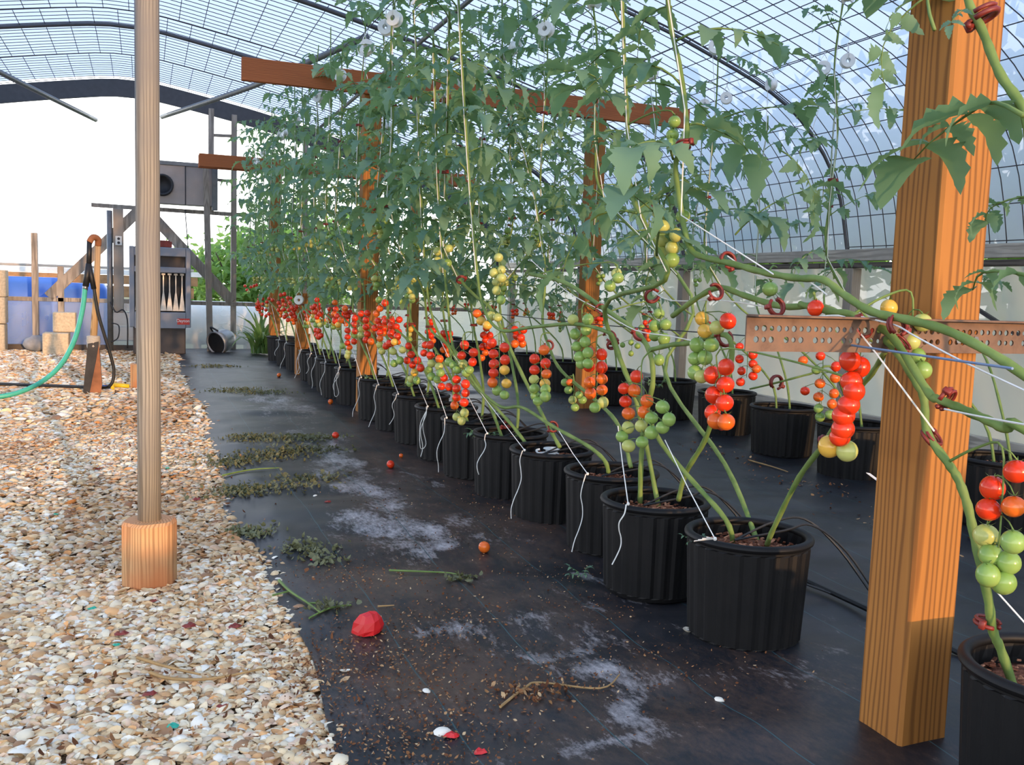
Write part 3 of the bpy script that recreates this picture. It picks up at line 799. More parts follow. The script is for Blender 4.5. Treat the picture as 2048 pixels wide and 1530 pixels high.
        self.truss3(pts, base+Vector((0, 0, diam)), diam)
PLANTS = []
def path(px, X0, X1=None):
    X1 = X0 if X1 is None else X1; n = len(px)
    return [onX(p[0], p[1], X0+(X1-X0)*(p[2] if len(p) > 2 else i/(n-1))) for i, p in enumerate(px)]
def plantA(i):
    X, Y = ROWA[i]
    lab = ['tomato vine rooted beside the camera whose thick stems cross the foreground post', 'tomato vine in the lower right corner pot with a red and green cluster', 'tomato vine in the nearest full pot with two bare leaning stems'][i] if i < 3 else \
        'tomato vine growing from the %s pot behind the foreground post in the front row' % ORD[i-2]
    p = Plant(X, Y, lab, 'front row tomato plants'); PLANTS.append(p); return p
PA = [plantA(i) for i in range(len(ROWA))]
def up(pts, X, Y, top, wob=0.02):
    """carry a stem straight up its twine"""
    z = pts[-1].z; out = list(pts)
    while z < top-0.1:
        z += 0.3; out.append(Vector((X+rnd.uniform(-wob, wob), Y+rnd.uniform(-wob, wob), min(z, top))))
    return out
VERT = []     # stems that climb: (plant, path, twine x)
# -- plant beside the camera
p = PA[0]; rt = p.o.copy()
P = p.stem([rt, (1.48, 0.82, 0.45), (1.36, 0.93, 0.72)]+path([(2048, 750), (1908, 667), (1813, 639), (1743, 623), (1686, 588), (1645, 559), (1591, 556), (1521, 543), (1463, 527), (1400, 512), (1380, 495), (1370, 462), (1362, 420), (1351, 332), (1366, 297), (1374, 262), (1362, 147), (1340, 44), (1334, -60), (1330, -260), (1325, -420)], 1.28, 1.24), 0.0085, 0.006)
p.leaves_along(P, 1.12, 2.7, 0.115, 0.8, 1.05); VERT.append((p, P, 1.24))
P = p.stem([rt, (1.5, 0.80, 0.42), (1.40, 0.9, 0.62)]+path([(2048, 858), (2013, 858), (1972, 839), (1921, 817), (1876, 798), (1857, 785), (1794, 686), (1759, 655), (1700, 640), (1640, 612), (1565, 613), (1489, 591), (1441, 575), (1400, 592), (1345, 632)], 1.30, 1.33), 0.0085, 0.007)
p.clip(onX(1889, 796, 1.30), Vector((0.3, -0.7, -0.4)), 1.25)
for q in ((1457, 520), (1432, 583), (1554, 613), (1797, 650), (1727, 655)): p.clip(onX(q[0], q[1], 1.28), Vector((0, 1, -0.3)), 1.2)
p.clip(onX(1370, 291, 1.25), Vector((0, 0.2, 1)), 1.3)
# top right stem above the camera-side pot
P = p.stem([rt, (1.60, 0.62, 0.6), (1.58, 0.72, 1.0)]+path([(2150, 420), (2048, 220), (2000, 148), (1965, 62), (1936, 0), (1915, -120), (1900, -320)], 1.30, 1.24), 0.009, 0.006)
p.clip(onX(1966, 35, 1.26), Vector((-0.3, 0.4, 1)), 1.5); p.leaves_along(P, 1.62, 2.7, 0.13)
p.leaf_to(onX(1850, -10, 1.36), onX(1742, 190, 1.34), LEAVES[1], 1.25)
p.leaf_to(onX(2060, 232, 1.22), onX(1770, 372, 1.36), LEAVES[4], 1.0)
p.leaf_to(onX(2060, 400, 1.25), onX(1955, 470, 1.3), SMALL[0], 1.9)
p.leaf_to(onX(2070, 575, 1.25), onX(1880, 615, 1.34), SMALL[1], 1.6)
p.leaf_to(onX(1930, 20, 1.26), onX(1905, 60, 1.22), SMALL[2], 2.2)
p.leaf_to(onX(1880, 60, 1.40), onX(1790, 20, 1.5), LEAVES[4], 1.6)
# -- plant at lower right
p = PA[1]; rt = p.o.copy()
P = p.stem([onX(2036, 1400, 1.5), onX(2002, 1300, 1.46), onX(1986, 1262, 1.43)]+path([(1975, 1190), (1950, 1080), (1935, 1010), (1915, 956), (1895, 925), (1854, 864), (1848, 798), (1829, 760), (1790, 700), (1737, 652), (1705, 629), (1654, 622), (1600, 608)], 1.40, 1.30), 0.0085, 0.007)
p.clip(onX(1974, 1248, 1.42), Vector((0.1, -0.1, 1)), 1.3); p.clip(onX(1860, 876, 1.37), Vector((0.3, -0.6, 0.6)), 1.3); p.clip(onX(1800, 690, 1.34), Vector((0.3, -0.6, 0.6)), 1.2)
p.truss([(1985, 976, 'R'), (2033, 943, 'R'), (1977, 1019, 'R'), (2027, 1013, 'O'), (1972, 1071, 'P'), (2026, 1084, 'G'), (1982, 1110, 'G'), (2017, 1125, 'G'), (1976, 1150, 'G'), (2007, 1165, 'G')], 1.36, 0.041)
p.truss([(1631, 616, 'R')], 1.28, 0.034); p.truss([(1778, 616, 'Y'), (1845, 645, 'P'), (1822, 683, 'P'), (1834, 713, 'G'), (1846, 740, 'G'), (1812, 655, 'Y')], 1.40, 0.036)
# -- first full pot
p = PA[2]
P = p.stem([onX(1467, 1092, 1.55)]+path([(1452, 1040), (1385, 962), (1325, 890), (1290, 820), (1250, 745), (1230, 683), (1214, 664), (1150, 648), (1060, 655), (1000, 660), (965, 610), (950, 500), (938, 350), (925, 150), (915, -50), (912, -160)], 1.52, 1.24), 0.008, 0.005)
p.leaves_along(P, 1.1, 2.75, 0.09); VERT.append((p, P, 1.24))
P2 = p.stem([onX(1534, 1090, 1.6)]+path([(1548, 1055), (1598, 955), (1650, 885), (1700, 800), (1745, 745), (1772, 700)], 1.57, 1.38), 0.0075, 0.006)
p.clip(onX(1650, 888, 1.45), Vector((0.3, -0.6, 0.6)), 1.2); p.clip(onX(1220, 672, 1.44), Vector((0, 0.6, -0.4)), 1.3); p.clip(onX(1226, 690, 1.44), Vector((0, 0.6, 0.5)), 1.2)
P3 = p.stem([(1.64, 2.2, 0.25), (1.72, 2.5, 0.42), (1.84, 3.1, 0.66), (1.97, 3.15, 0.95)]+path([(1209, 397), (1191, 294), (1190, 191), (1194, 88), (1185, 0), (1180, -90)], 2.02, 2.03), 0.008, 0.005)
p.leaves_along(P3, 1.05, 2.75, 0.09); VERT.append((p, P3, 2.03))
p.truss([(1700, 721, 'R'), (1718, 734, 'R'), (1703, 763, 'R'), (1708, 782, 'R'), (1697, 810, 'R'), (1687, 831, 'R'), (1686, 858, 'R'), (1680, 874, 'R'), (1659, 893, 'Y'), (1694, 902, 'P')], 1.32, 0.045)
p.truss([(1452, 734, 'R'), (1425, 750, 'R'), (1451, 769, 'R'), (1427, 790, 'R'), (1449, 806, 'R'), (1425, 825, 'R'), (1452, 844, 'O'), (1432, 842, 'O')], 1.34, 0.044)
p.truss([(1404, 637, 'Y'), (1410, 662, 'Y'), (1434, 655, 'P'), (1456, 642, 'R'), (1394, 690, 'G'), (1423, 690, 'G'), (1391, 717, 'G'), (1410, 715, 'G'), (1390, 745, 'G'), (1403, 753, 'P')], 1.36, 0.040)
p.truss([(1540, 578, 'G')], 1.42, 0.040)
# -- second pot
p = PA[3]
P = p.stem([onX(1280, 1008, 1.52)]+path([(1282, 925), (1286, 880), (1294, 820), (1306, 760), (1297, 698), (1262, 656), (1188, 603), (1129, 565), (1060, 548)], 1.50, 1.44), 0.0085, 0.008)
P2 = p.stem([onX(1357, 1000, 1.56)]+path([(1372, 945), (1410, 880), (1437, 800), (1462, 730), (1452, 670), (1379, 686), (1341, 690), (1300, 700)], 1.54, 1.45), 0.008, 0.0075)
P3 = p.stem([(1.56, 2.62, 0.25), (1.5, 2.7, 0.6), (1.38, 2.72, 0.9)]+path([(1330, 560), (1300, 470), (1262, 380), (1255, 250), (1248, 100), (1244, -20), (1240, -120)], 1.27, 1.24), 0.008, 0.005)
p.leaves_along(P3, 1.0, 2.75, 0.09); VERT.append((p, P3, 1.24))
p.clip(onX(1280, 668, 1.46), Vector((0, 0.6, -0.4)), 1.3); p.clip(onX(1203, 618, 1.45), Vector((0, 0.6, -0.4)), 1.2); p.clip(onX(1451, 676, 1.5), Vector((0, 0.6, -0.2)), 1.4); p.clip(onX(1437, 848, 1.5), Vector((0.3, -0.6, 0.6)), 1.2); p.clip(onX(1305, 592, 1.45), Vector((0.1, 0.6, 0.3)), 1.4)
p.truss([(1273, 753, 'R'), (1248, 777, 'R'), (1268, 781, 'O'), (1251, 803, 'R'), (1294, 802, 'O'), (1257, 827, 'O'), (1288, 824, 'O'), (1325, 814, 'G'), (1303, 836, 'G'), (1338, 839, 'G'), (1256, 855, 'P'), (1282, 852, 'P'), (1325, 855, 'G'), (1303, 865, 'G'), (1244, 873, 'G'), (1257, 892, 'P'), (1284, 884, 'G')], 1.40, 0.041)
p.truss([(1319, 425, 'P'), (1325, 453, 'P'), (1323, 480, 'P'), (1352, 470, 'P'), (1345, 495, 'P'), (1344, 520, 'G'), (1322, 506, 'P'), (1366, 432, 'G')], 1.32, 0.040)
p.truss([(1349, 243, 'G'), (1345, 270, 'G'), (1343, 288, 'G')], 1.3, 0.034)
p.truss([(1318, 627, 'G'), (1309, 652, 'G'), (1331, 649, 'G'), (1309, 672, 'G'), (1328, 678, 'G'), (1318, 720, 'G')], 1.62, 0.041)
p.truss([(1233, 547, 'P'), (1236, 556, 'G'), (1220, 572, 'G')], 1.6, 0.042)
# -- third pot
p = PA[4]
P = p.stem([onX(1217, 945, 1.56)]+path([(1209, 921), (1176, 892), (1106, 853), (1044, 815), (1003, 814), (960, 780), (930, 735), (905, 690), (895, 600), (880, 450), (872, 250), (866, 60)], 1.54, 1.24), 0.008, 0.005)
p.leaves_along(P, 0.98, 2.8, 0.078); VERT.append((p, P, 1.24))
P = p.stem([onX(1262, 935, 1.62)]+path([(1238, 853), (1194, 803), (1123, 742), (1098, 693), (1085, 640), (1090, 540), (1070, 400), (1055, 323), (1018, 229), (1006, 147), (1004, -20)], 1.64, 2.02), 0.008, 0.005)
p.leaves_along(P, 0.98, 2.8, 0.078); VERT.append((p, P, 2.03))
p.clip(onX(1106, 853, 1.5), Vector((0, 0.6, -0.2)), 1.3); p.clip(onX(1098, 690, 1.64), Vector((0, 0.6, -0.2)), 1.3)
p.truss([(1146, 639, 'P'), (1176, 639, 'G'), (1150, 668, 'G'), (1172, 660, 'G'), (1153, 693, 'G'), (1170, 684, 'G'), (1159, 714, 'G'), (1176, 706, 'G'), (1162, 727, 'G'), (1176, 727, 'G')], 1.40, 0.040)
p.truss([(1203, 709, 'R'), (1203, 735, 'R'), (1204, 758, 'O'), (1204, 780, 'O'), (1179, 765, 'O'), (1181, 787, 'O'), (1178, 703, 'R'), (1178, 733, 'R'), (1190, 815, 'G'), (1206, 805, 'P')], 1.46, 0.042)
p.truss([(1130, 765, 'G'), (1137, 780, 'G'), (1145, 800, 'P'), (1158, 790, 'G'), (1165, 800, 'G'), (1140, 765, 'O'), (1150, 815, 'G')], 1.7, 0.036)
# -- fourth pot
p = PA[5]
P = p.stem([onX(1065, 905, 1.56)]+path([(1026, 853), (991, 815), (938, 760), (900, 698), (870, 650), (852, 560), (840, 350), (832, 100), (826, 20)], 1.52, 1.24), 0.008, 0.005)
p.leaves_along(P, 0.95, 2.8, 0.078); VERT.append((p, P, 1.24))
P = p.stem([onX(1120, 895, 1.6)]+path([(1090, 840), (1040, 740), (986, 624), (954, 595), (919, 559), (895, 518), (889, 480), (898, 418), (889, 379), (892, 320), (895, 232), (898, 100), (899, 20)], 1.58, 1.26), 0.0085, 0.005)
p.leaves_along(P, 1.15, 2.8, 0.078); VERT.append((p, P, 1.26))
p.clip(onX(888, 345, 1.26), None, 1.3); p.clip(onX(922, 560, 1.35), Vector((0, .6, .6)), 1.3); p.clip(onX(1013, 850, 1.52), Vector((0, .6, .6)), 1.5)
p.truss([(1069, 718, 'R'), (1091, 727, 'R'), (1069, 740, 'R'), (1093, 748, 'O'), (1068, 759, 'P'), (1090, 767, 'Y'), (1069, 777, 'G'), (1091, 779, 'G'), (1071, 792, 'G'), (1091, 793, 'G'), (1076, 802, 'G'), (1088, 700, 'O')], 1.40, 0.041)
p.truss([(984, 686, 'R'), (1009, 695, 'R'), (987, 708, 'R'), (1010, 720, 'R'), (988, 728, 'R'), (987, 746, 'R'), (1009, 740, 'Y'), (985, 765, 'O'), (1013, 767, 'Y'), (994, 781, 'G'), (1009, 790, 'G')], 1.34, 0.043)
p.truss([(997, 515, 'P'), (988, 546, 'P'), (1003, 540, 'P'), (993, 564, 'P'), (1003, 556, 'P'), (993, 581, 'P'), (1002, 600, 'G')], 1.38, 0.041)
# -- fifth and sixth pots: hand-placed clusters, the stems follow the row
HAND = {6: [([(913, 759, 'R'), (883, 773, 'R'), (888, 756, 'R'), (931, 768, 'R'), (898, 774, 'R'), (913, 777, 'R'), (931, 786, 'R'), (913, 795, 'R'), (909, 811, 'O'), (928, 805, 'R'), (913, 834, 'P'), (929, 826, 'P'), (923, 842, 'P')], 1.36),
            ([(929, 690, 'R'), (947, 705, 'R'), (923, 711, 'R'), (945, 724, 'R'), (926, 728, 'P'), (914, 740, 'G'), (932, 746, 'G'), (907, 731, 'G'), (898, 724, 'G'), (939, 740, 'G')], 1.36),
            ([(875, 503, 'P'), (898, 497, 'P'), (875, 521, 'P'), (873, 534, 'P'), (886, 537, 'P'), (895, 526, 'G')], 1.33),
            ([(954, 627, 'O'), (962, 642, 'Y'), (982, 632, 'P'), (975, 650, 'Y'), (995, 635, 'P')], 1.4)],
        7: [([(817, 692, 'R'), (822, 709, 'R'), (814, 721, 'R'), (835, 721, 'R'), (825, 730, 'R'), (841, 736, 'R'), (829, 745, 'Y'), (822, 758, 'P'), (834, 761, 'G'), (820, 767, 'G'), (851, 690, 'R'), (860, 690, 'R'), (861, 711, 'R'), (848, 706, 'R')], 1.33),
            ([(879, 718, 'O'), (863, 727, 'P'), (878, 733, 'P'), (858, 740, 'G'), (881, 746, 'G'), (863, 753, 'G'), (875, 759, 'G')], 1.36)],
        9: [([(710, 636, 'R'), (735, 626, 'R'), (722, 627, 'R'), (695, 661, 'R'), (710, 649, 'R'), (710, 662, 'R'), (732, 640, 'R'), (732, 654, 'R'), (735, 668, 'R'), (732, 680, 'R'), (695, 674, 'R'), (695, 686, 'R'), (708, 683, 'R'), (722, 658, 'P'), (722, 670, 'P'), (742, 683, 'O'), (697, 705, 'P'), (699, 695, 'O'), (685, 692, 'G'), (695, 712, 'P')], 1.22),
            ([(756, 642, 'R'), (760, 651, 'R'), (760, 665, 'R'), (750, 656, 'R'), (760, 677, 'O'), (772, 643, 'R'), (782, 651, 'R'), (782, 667, 'R'), (795, 673, 'R'), (789, 684, 'Y'), (772, 692, 'R'), (779, 687, 'R'), (760, 690, 'P'), (770, 606, 'R'), (760, 617, 'O'), (753, 627, 'O'), (758, 600, 'G'), (764, 702, 'P'), (786, 703, 'P'), (788, 727, 'G'), (800, 721, 'G'), (805, 700, 'P')], 1.24)],
        10: [([(670, 605, 'O'), (672, 618, 'R'), (668, 628, 'O'), (675, 632, 'R'), (670, 642, 'R'), (682, 640, 'O'), (676, 650, 'Y'), (690, 617, 'O')], 1.2)],
        13: [([(634, 600, 'R'), (630, 612, 'R'), (637, 616, 'R'), (632, 624, 'R'), (640, 628, 'R'), (634, 634, 'R'), (636, 642, 'Y'), (640, 650, 'P'), (632, 650, 'G')], 1.2), ([(632, 661, 'R'), (638, 662, 'R'), (633, 669, 'R'), (642, 671, 'R'), (637, 674, 'R')], 1.22)],
        15: [([(562, 590, 'R'), (569, 588, 'R'), (576, 596, 'R'), (566, 600, 'R'), (572, 610, 'R'), (580, 606, 'R'), (568, 619, 'R'), (578, 620, 'R'), (573, 630, 'R'), (582, 628, 'R'), (569, 634, 'R'), (576, 640, 'R'), (585, 616, 'R')], 1.25)],
        17: [([(519, 592, 'R'), (526, 598, 'R'), (538, 597, 'R'), (516, 607, 'R'), (526, 608, 'R'), (534, 604, 'R'), (545, 600, 'R'), (525, 617, 'R'), (534, 611, 'Y'), (532, 620, 'R'), (524, 629, 'R'), (532, 632, 'R'), (538, 628, 'R')], 1.3)],
        18: [([(490, 572, 'R'), (494, 580, 'R'), (502, 574, 'R'), (508, 572, 'R'), (513, 570, 'R'), (497, 584, 'P')], 1.3)]}
for i in range(6, len(ROWA)):
    p = PA[i]; X, Y = ROWA[i]
    for s, Xc in ((0, 1.24), (1, 2.03)):
        d = 0.75+rnd.uniform(-0.15, 0.2); sx_ = -1 if s == 0 else 1
        top = rnd.uniform(2.45, 2.85)
        base = [Vector((X+0.04*sx_, Y+0.03*sx_, 0.25)), Vector((X+0.07*sx_, Y+0.12*d, 0.42)), Vector((X+0.12*sx_, Y+0.45*d, 0.62)), Vector((X+0.18*sx_, Y+0.8*d, 0.74)), Vector(((X+Xc)/2, Y+1.05*d, 0.95))]
        Ym = min(Y+1.15*d, YE-0.35)
        for q in base: q.y = min(q.y, YE-0.4)
        P = p.stem(up(base+[Vector((Xc, Ym, 1.25))], Xc, Ym, top), 0.0078, 0.004, 7)
        p.leaves_along(P, 0.90, 3.0, 0.080, 0.8, 1.15); VERT.append((p, P, Xc))
        for z in (0.74, 1.35, 1.9):
            q = min(P, key=lambda a: abs(a.z-z)); p.clip(q, None, 1.2)
        # trusses
        if not (s == 0 and i in HAND):
            q = min(P, key=lambda a: abs(a.z-0.76))
            for w in range(2 if s == 0 else 1):
                p.random_truss(Vector((q.x+rnd.uniform(-0.05, 0.05), q.y-0.12+0.3*w, 0.70+rnd.uniform(-0.05, 0.05))), rnd.randrange(6, 12), 'RRRRO' if rnd.random() < 0.6 else 'RROYPG')
        for z in (1.02, 1.3):
            q = min(P, key=lambda a: abs(a.z-z)); p.random_truss(q+Vector((-0.05, -0.05, -0.02)), rnd.randrange(4, 8), 'GGP' if z > 1.1 else 'PPG', 0.037)
    for fr, Xp in HAND.get(i, ()): p.truss(fr, Xp, 0.042)

# ---- wall-side row
for i, (X, Y) in enumerate(ROWB):
    p = Plant(X, Y, 'tomato vine growing from the %s pot in the row along the plastic wall' % ORD[i], 'wall-side tomato plants')
    PLANTS.append(p)
    for s, Xc in ((0, 3.02), (1, 3.86)):
        d = 0.7; sx_ = -1 if s == 0 else 1; top = rnd.uniform(2.1, 2.25) if s else rnd.uniform(2.35, 2.55)
        base = [Vector((X+0.05*sx_, Y, 0.25)), Vector((X+0.06*sx_, Y+0.1*d, 0.45)), Vector((X*0.6+Xc*0.4, Y+0.4*d, 0.7)), Vector((X*0.3+Xc*0.7, Y+0.8*d, 0.88)), Vector((Xc, min(Y+1.0*d, YE-0.3), 1.15))]
        P = p.stem(up(base, Xc, min(Y+1.0*d, YE-0.3), top), 0.007, 0.004, 6)
        p.leaves_along(P, 1.05 if i < 4 else 0.8, 2.75, 0.17 if (i < 3) else 0.09, 0.75, 1.05); VERT.append((p, P, Xc))
        for z in (0.8, 1.5):
            q = min(P, key=lambda a: abs(a.z-z)); p.clip(q, None, 1.2)
        if i > 2:
            q = min(P, key=lambda a: abs(a.z-0.8)); p.random_truss(q+Vector((0, -0.05, -0.06)), rnd.randrange(6, 10), 'RRO' if s == 0 else 'ROYG', 0.038)
            q = min(P, key=lambda a: abs(a.z-1.1)); p.random_truss(q+Vector((0, -0.05, -0.03)), rnd.randrange(4, 7), 'GG', 0.034)
    if i == 1:
        P = p.stem([p.o.copy(), onX(1668, 740, 3.2), onX(1620, 748, 3.1), onX(1555, 765, 3.0), onX(1500, 778, 3.0)], 0.006, 0.005); p.clip(onX(1554, 765, 3.0), Vector((0, 1, 0)), 2.2)
        p.truss([(1606, 721, 'O'), (1633, 740, 'G'), (1641, 712, 'R'), (1672, 733, 'R'), (1610, 782, 'R'), (1640, 767, 'O'), (1637, 794, 'O'), (1670, 756, 'O'), (1668, 787, 'O'), (1637, 817, 'G'), (1640, 834, 'G'), (1660, 829, 'G'), (1664, 808, 'O')], 2.85, 0.046)
    if i == 2:
        p.truss([(1479, 693, 'R'), (1479, 718, 'R'), (1506, 709, 'R'), (1506, 728, 'R'), (1483, 742, 'R'), (1506, 752, 'R'), (1481, 764, 'R'), (1513, 738, 'O')], 2.75, 0.044)
        p.truss([(1245, 690, 'G'), (1262, 685, 'G'), (1275, 692, 'G'), (1262, 707, 'G'), (1255, 645, 'G'), (1283, 655, 'G')], 3.0, 0.04)
        p.leaf_to(onX(1385, 285, 2.6), onX(1640, 250, 2.9), LEAVES[0], 1.15); p.leaf_to(onX(1470, 470, 2.6), onX(1690, 410, 3.0), LEAVES[2], 1.1)
        p.leaf_to(onX(1560, 300, 2.6), onX(1625, 470, 2.7), LEAVES[6], 1.1); p.leaf_to(onX(1400, 430, 2.6), onX(1535, 500, 2.7), LEAVES[8], 1.2)

# ================================================================ TWINE, SPOOLS
def make_reel():
    b = MB(); prof = []
    R0, r0, w = 0.040, 0.014, 0.022
    prof = [(r0, -w), (R0, -w), (R0+0.002, -w+0.003), (R0, -w+0.006), (R0*0.8, -w+0.008), (R0*0.84, 0), (R0*0.8, w-0.008), (R0, w-0.006), (R0+0.002, w-0.003), (R0, w), (r0, w), (r0, -w)]
    b.lathe(prof, 20, M=Euler((0, PI/2, 0)).to_matrix().to_4x4()); return b.data('reel', 'reel_plastic', False)
def make_hook():
    b = MB(); b.tube([(-0.026, 0, 0), (-0.024, 0, 0.05), (0, 0, 0.082), (0.0, 0.006, 0.098), (0.0, 0.0, 0.106), (0.0, -0.006, 0.098), (0, 0, 0.082), (0.024, 0, 0.05), (0.026, 0, 0)], 0.0022, 5)
    return b.data('hook', 'reel_plastic', True)
REEL, HOOK = make_reel(), make_hook()
cnt = {}
rs_ = random.Random(77)
order = sorted(VERT, key=lambda q: (q[2], q[1][-1].y))
for (p, P, Xc) in order:
    col = min(range(4), key=lambda c: abs(CABLES[c]-Xc)); Xk = CABLES[col]
    q = min(P, key=lambda a: abs(a.z-2.3)); y = q.y+rs_.uniform(-0.06, 0.06)
    y = min(y, YE-0.3)
    if abs(y-6.785) < 0.06: y += 0.15
    if abs(y-12.1) < 0.25: y += 0.3
    cnt[col] = cnt.get(col, 0)+1
    lab = 'white twine spool, %s from the camera on the %s cable' % (ORD[cnt[col]-1], ('leftmost', 'second', 'third', 'rightmost')[col])
    t = thing('twine_spool', (Xk, y, 2.458-0.104), lab, 'spool', 'white twine spools on the trellis cables')
    o = link(bpy.data.objects.new('reel', REEL), t); o.rotation_euler = (0, 0, rs_.uniform(-1.2, 1.2)); link(bpy.data.objects.new('hook', HOOK), t).rotation_euler = o.rotation_euler
    b = MB(); low = min(P, key=lambda a: abs(a.z-1.0)); pts = [Vector((Xk+0.002, y+0.038, 2.354))]
    for z in (2.0, 1.7, 1.4, 1.15):
        w = min(P, key=lambda a: abs(a.z-z)); pts.append(w+Vector((-0.008, -0.010, 0)))
    pts.append(low+Vector((-0.01, -0.01, 0))); b.tube(pts, 0.0019 if y < 5 else 0.0024, 4); b.build('twine', 'twine_white', t)
# loose spare spools with short dangling ends, seen against the plastic
for i, (px, py, tail) in enumerate(((1650, 100, [(1640, 150), (1630, 210), (1622, 250)]), (1455, 155, [(1462, 190)]), (930, 115, [(932, 140)]), (1085, 45, [(1084, 80)]), (735, 60, [(737, 90)]), (650, 145, [(652, 185)]), (882, 150, [(884, 190)]))):
    c = onZ(px, py, 2.40); Xk = min(CABLES, key=lambda q: abs(q-c.x)); c = onX(px, py, Xk); c.z = 2.354
    t = thing('twine_spool', c, 'spare white twine spool with loose hanging end, %s of the spares' % ORD[i], 'spool', 'white twine spools on the trellis cables')
    o = link(bpy.data.objects.new('reel', REEL), t); o.rotation_euler = (0, 0, 0.9); link(bpy.data.objects.new('hook', HOOK), t)
    b = MB(); pts = [c+Vector((0, 0.036, 0))]+[c+Vector((0.012*math.sin(k_*1.7), 0.036+0.015*math.cos(k_*2.1), -0.09*(k_+1))) for k_ in range(5 if i == 0 else 2)]
    b.tube(catmull(pts, 4), 0.0018, 4); b.build('twine', 'twine_white', t)

c = onX(598, 600, 1.30); Xk = 1.24
t = thing('twine_spool', c, 'white twine spool lowered among the red clusters of the far plants', 'spool', 'white twine spools on the trellis cables')
link(bpy.data.objects.new('reel', REEL), t).rotation_euler = (0, 0, 1.2); link(bpy.data.objects.new('hook', HOOK), t)
b = MB(); b.tube([c+Vector((0, 0, 0.1)), (Xk, c.y, 2.455)], 0.0022, 4); b.build('twine', 'twine_white', t)
# anchor twine: from the pot rim up to the vine, with a wavy loose tail
def wavy(a, L, amp, seed, drift=(0, 0)):
    r = random.Random(seed); pts = [Vector(a)]; n = 7
    for i in range(1, n+1):
        t = i/n; pts.append(Vector((a[0]+drift[0]*t+amp*math.sin(t*7+seed)*min(1, t*3), a[1]+drift[1]*t+amp*0.7*math.cos(t*5+seed), a[2]-L*t)))
    return catmull(pts, 4)
for i in range(1, 19):
    X, Y = ROWA[i]; an = math.radians({1: 236, 2: 205, 3: 212, 4: 214, 5: 208}.get(i, 205+rs_.uniform(-12, 14)))
    A = Vector((X+0.176*math.cos(an), Y+0.176*math.sin(an), 0.312)); b = MB()
    P = PA[i].stems[0] if i not in (2,) else PA[3].stems[0]
    tgt = min(P, key=lambda q: abs(q.z-(0.62 if i < 6 else 0.7)))
    if i == 2: tgt = onX(1330, 880, 1.42)
    if i == 1: tgt = onX(1977, 1165, 1.40)
    if i == 3: tgt = onX(1236, 852, 1.44)
    if i == 4: tgt = onX(1118, 862, 1.45)
    b.tube([tgt, tgt.lerp(A, 0.5)+Vector((0.0, 0, -0.006)), A], 0.0018, 4)
    b.ball(A, 0.0055, 6, 5)
    if i != 2: b.tube(wavy(A+Vector((0.012*math.cos(an), 0.012*math.sin(an), 0)), 0.27 if i % 3 else 0.18, 0.016, i, (0.02*math.cos(an)-0.02, 0.02*math.sin(an))), 0.0020, 4)
    else:
        for kk in range(4): b.tube([A, A+Vector((-0.03-0.01*kk, -0.005+0.004*kk, 0.008-0.004*kk))], 0.0014, 4)
    if i in (8, 12, 16):
        b.tube(catmull([A, A+Vector((-0.03, -0.02, -0.1)), A+Vector((-0.01, -0.02, -0.2)), A+Vector((-0.04, -0.02, -0.22)), A+Vector((-0.045, -0.02, -0.1)), A+Vector((-0.01, 0, -0.03))], 5), 0.0019, 4)
    root_mesh('anchor_twine', b, 'twine_white', 'white twine tied to the %s front pot from the lower right corner' % ORD[i-1], 'twine', 'white twines tied to the front pots', base=tuple(A))
# straight guide strings on the near stems
for i, (lab, pts) in enumerate((('white string laid along the upper bare stem from the foreground post towards the left', [onX(1455, 512, 1.27), onX(1520, 553, 1.27), onX(1600, 555, 1.27), onX(1655, 590, 1.27)]),
                       ('white string running from the perforated bracket down to the lower right stem', [onX(1640, 633, 1.27), onX(1690, 634, 1.27), onX(1727, 675, 1.27), onX(1800, 770, 1.27), onX(1868, 862, 1.35)]),
                       ('white string stretched across the post to the right edge', [onX(1723, 634, 1.27), onX(1790, 650, 1.27), onX(1830, 672, 1.25), onX(1920, 720, 1.22), onX(2052, 782, 1.15)]),
                       ('white string sloping from the red clip to the right edge below the bracket', [onX(1889, 818, 1.29), onX(1960, 833, 1.24), onX(2055, 850, 1.16)]),
                       ('white string curving under the clips between the middle stems', [onX(1306, 582, 1.44), onX(1330, 598, 1.42), onX(1365, 602, 1.4), onX(1420, 600, 1.36), onX(1480, 605, 1.34), onX(1560, 620, 1.32)]),
                       ('white string along the cut stem in the middle of the row', [onX(1062, 520, 1.5), onX(1130, 580, 1.46), onX(1200, 620, 1.44), onX(1270, 660, 1.43), onX(1340, 672, 1.42), onX(1400, 685, 1.4)]))):
    b = MB(); b.tube(catmull(pts, 4), 0.0017, 5); root_mesh('guide_string', b, 'twine_white', lab, 'string', base=tuple(pts[0]))
b = MB(); b.tube([onX(1700, 690, 1.25), onX(1850, 712, 1.22), onX(2025, 737, 1.16)], 0.0022, 5)
root_mesh('guide_string', b, 'cord_blue', 'blue-grey cord crossing the foreground post just below the bracket', 'cord')
b = MB(); b.tube([onX(900, 618, 1.7), onX(1200, 650, 1.7), onX(1500, 672, 1.7)], 0.002, 5); root_mesh('guide_string', b, 'cable_wire', 'thin grey wire stretched along the row behind the tomato clusters', 'wire')

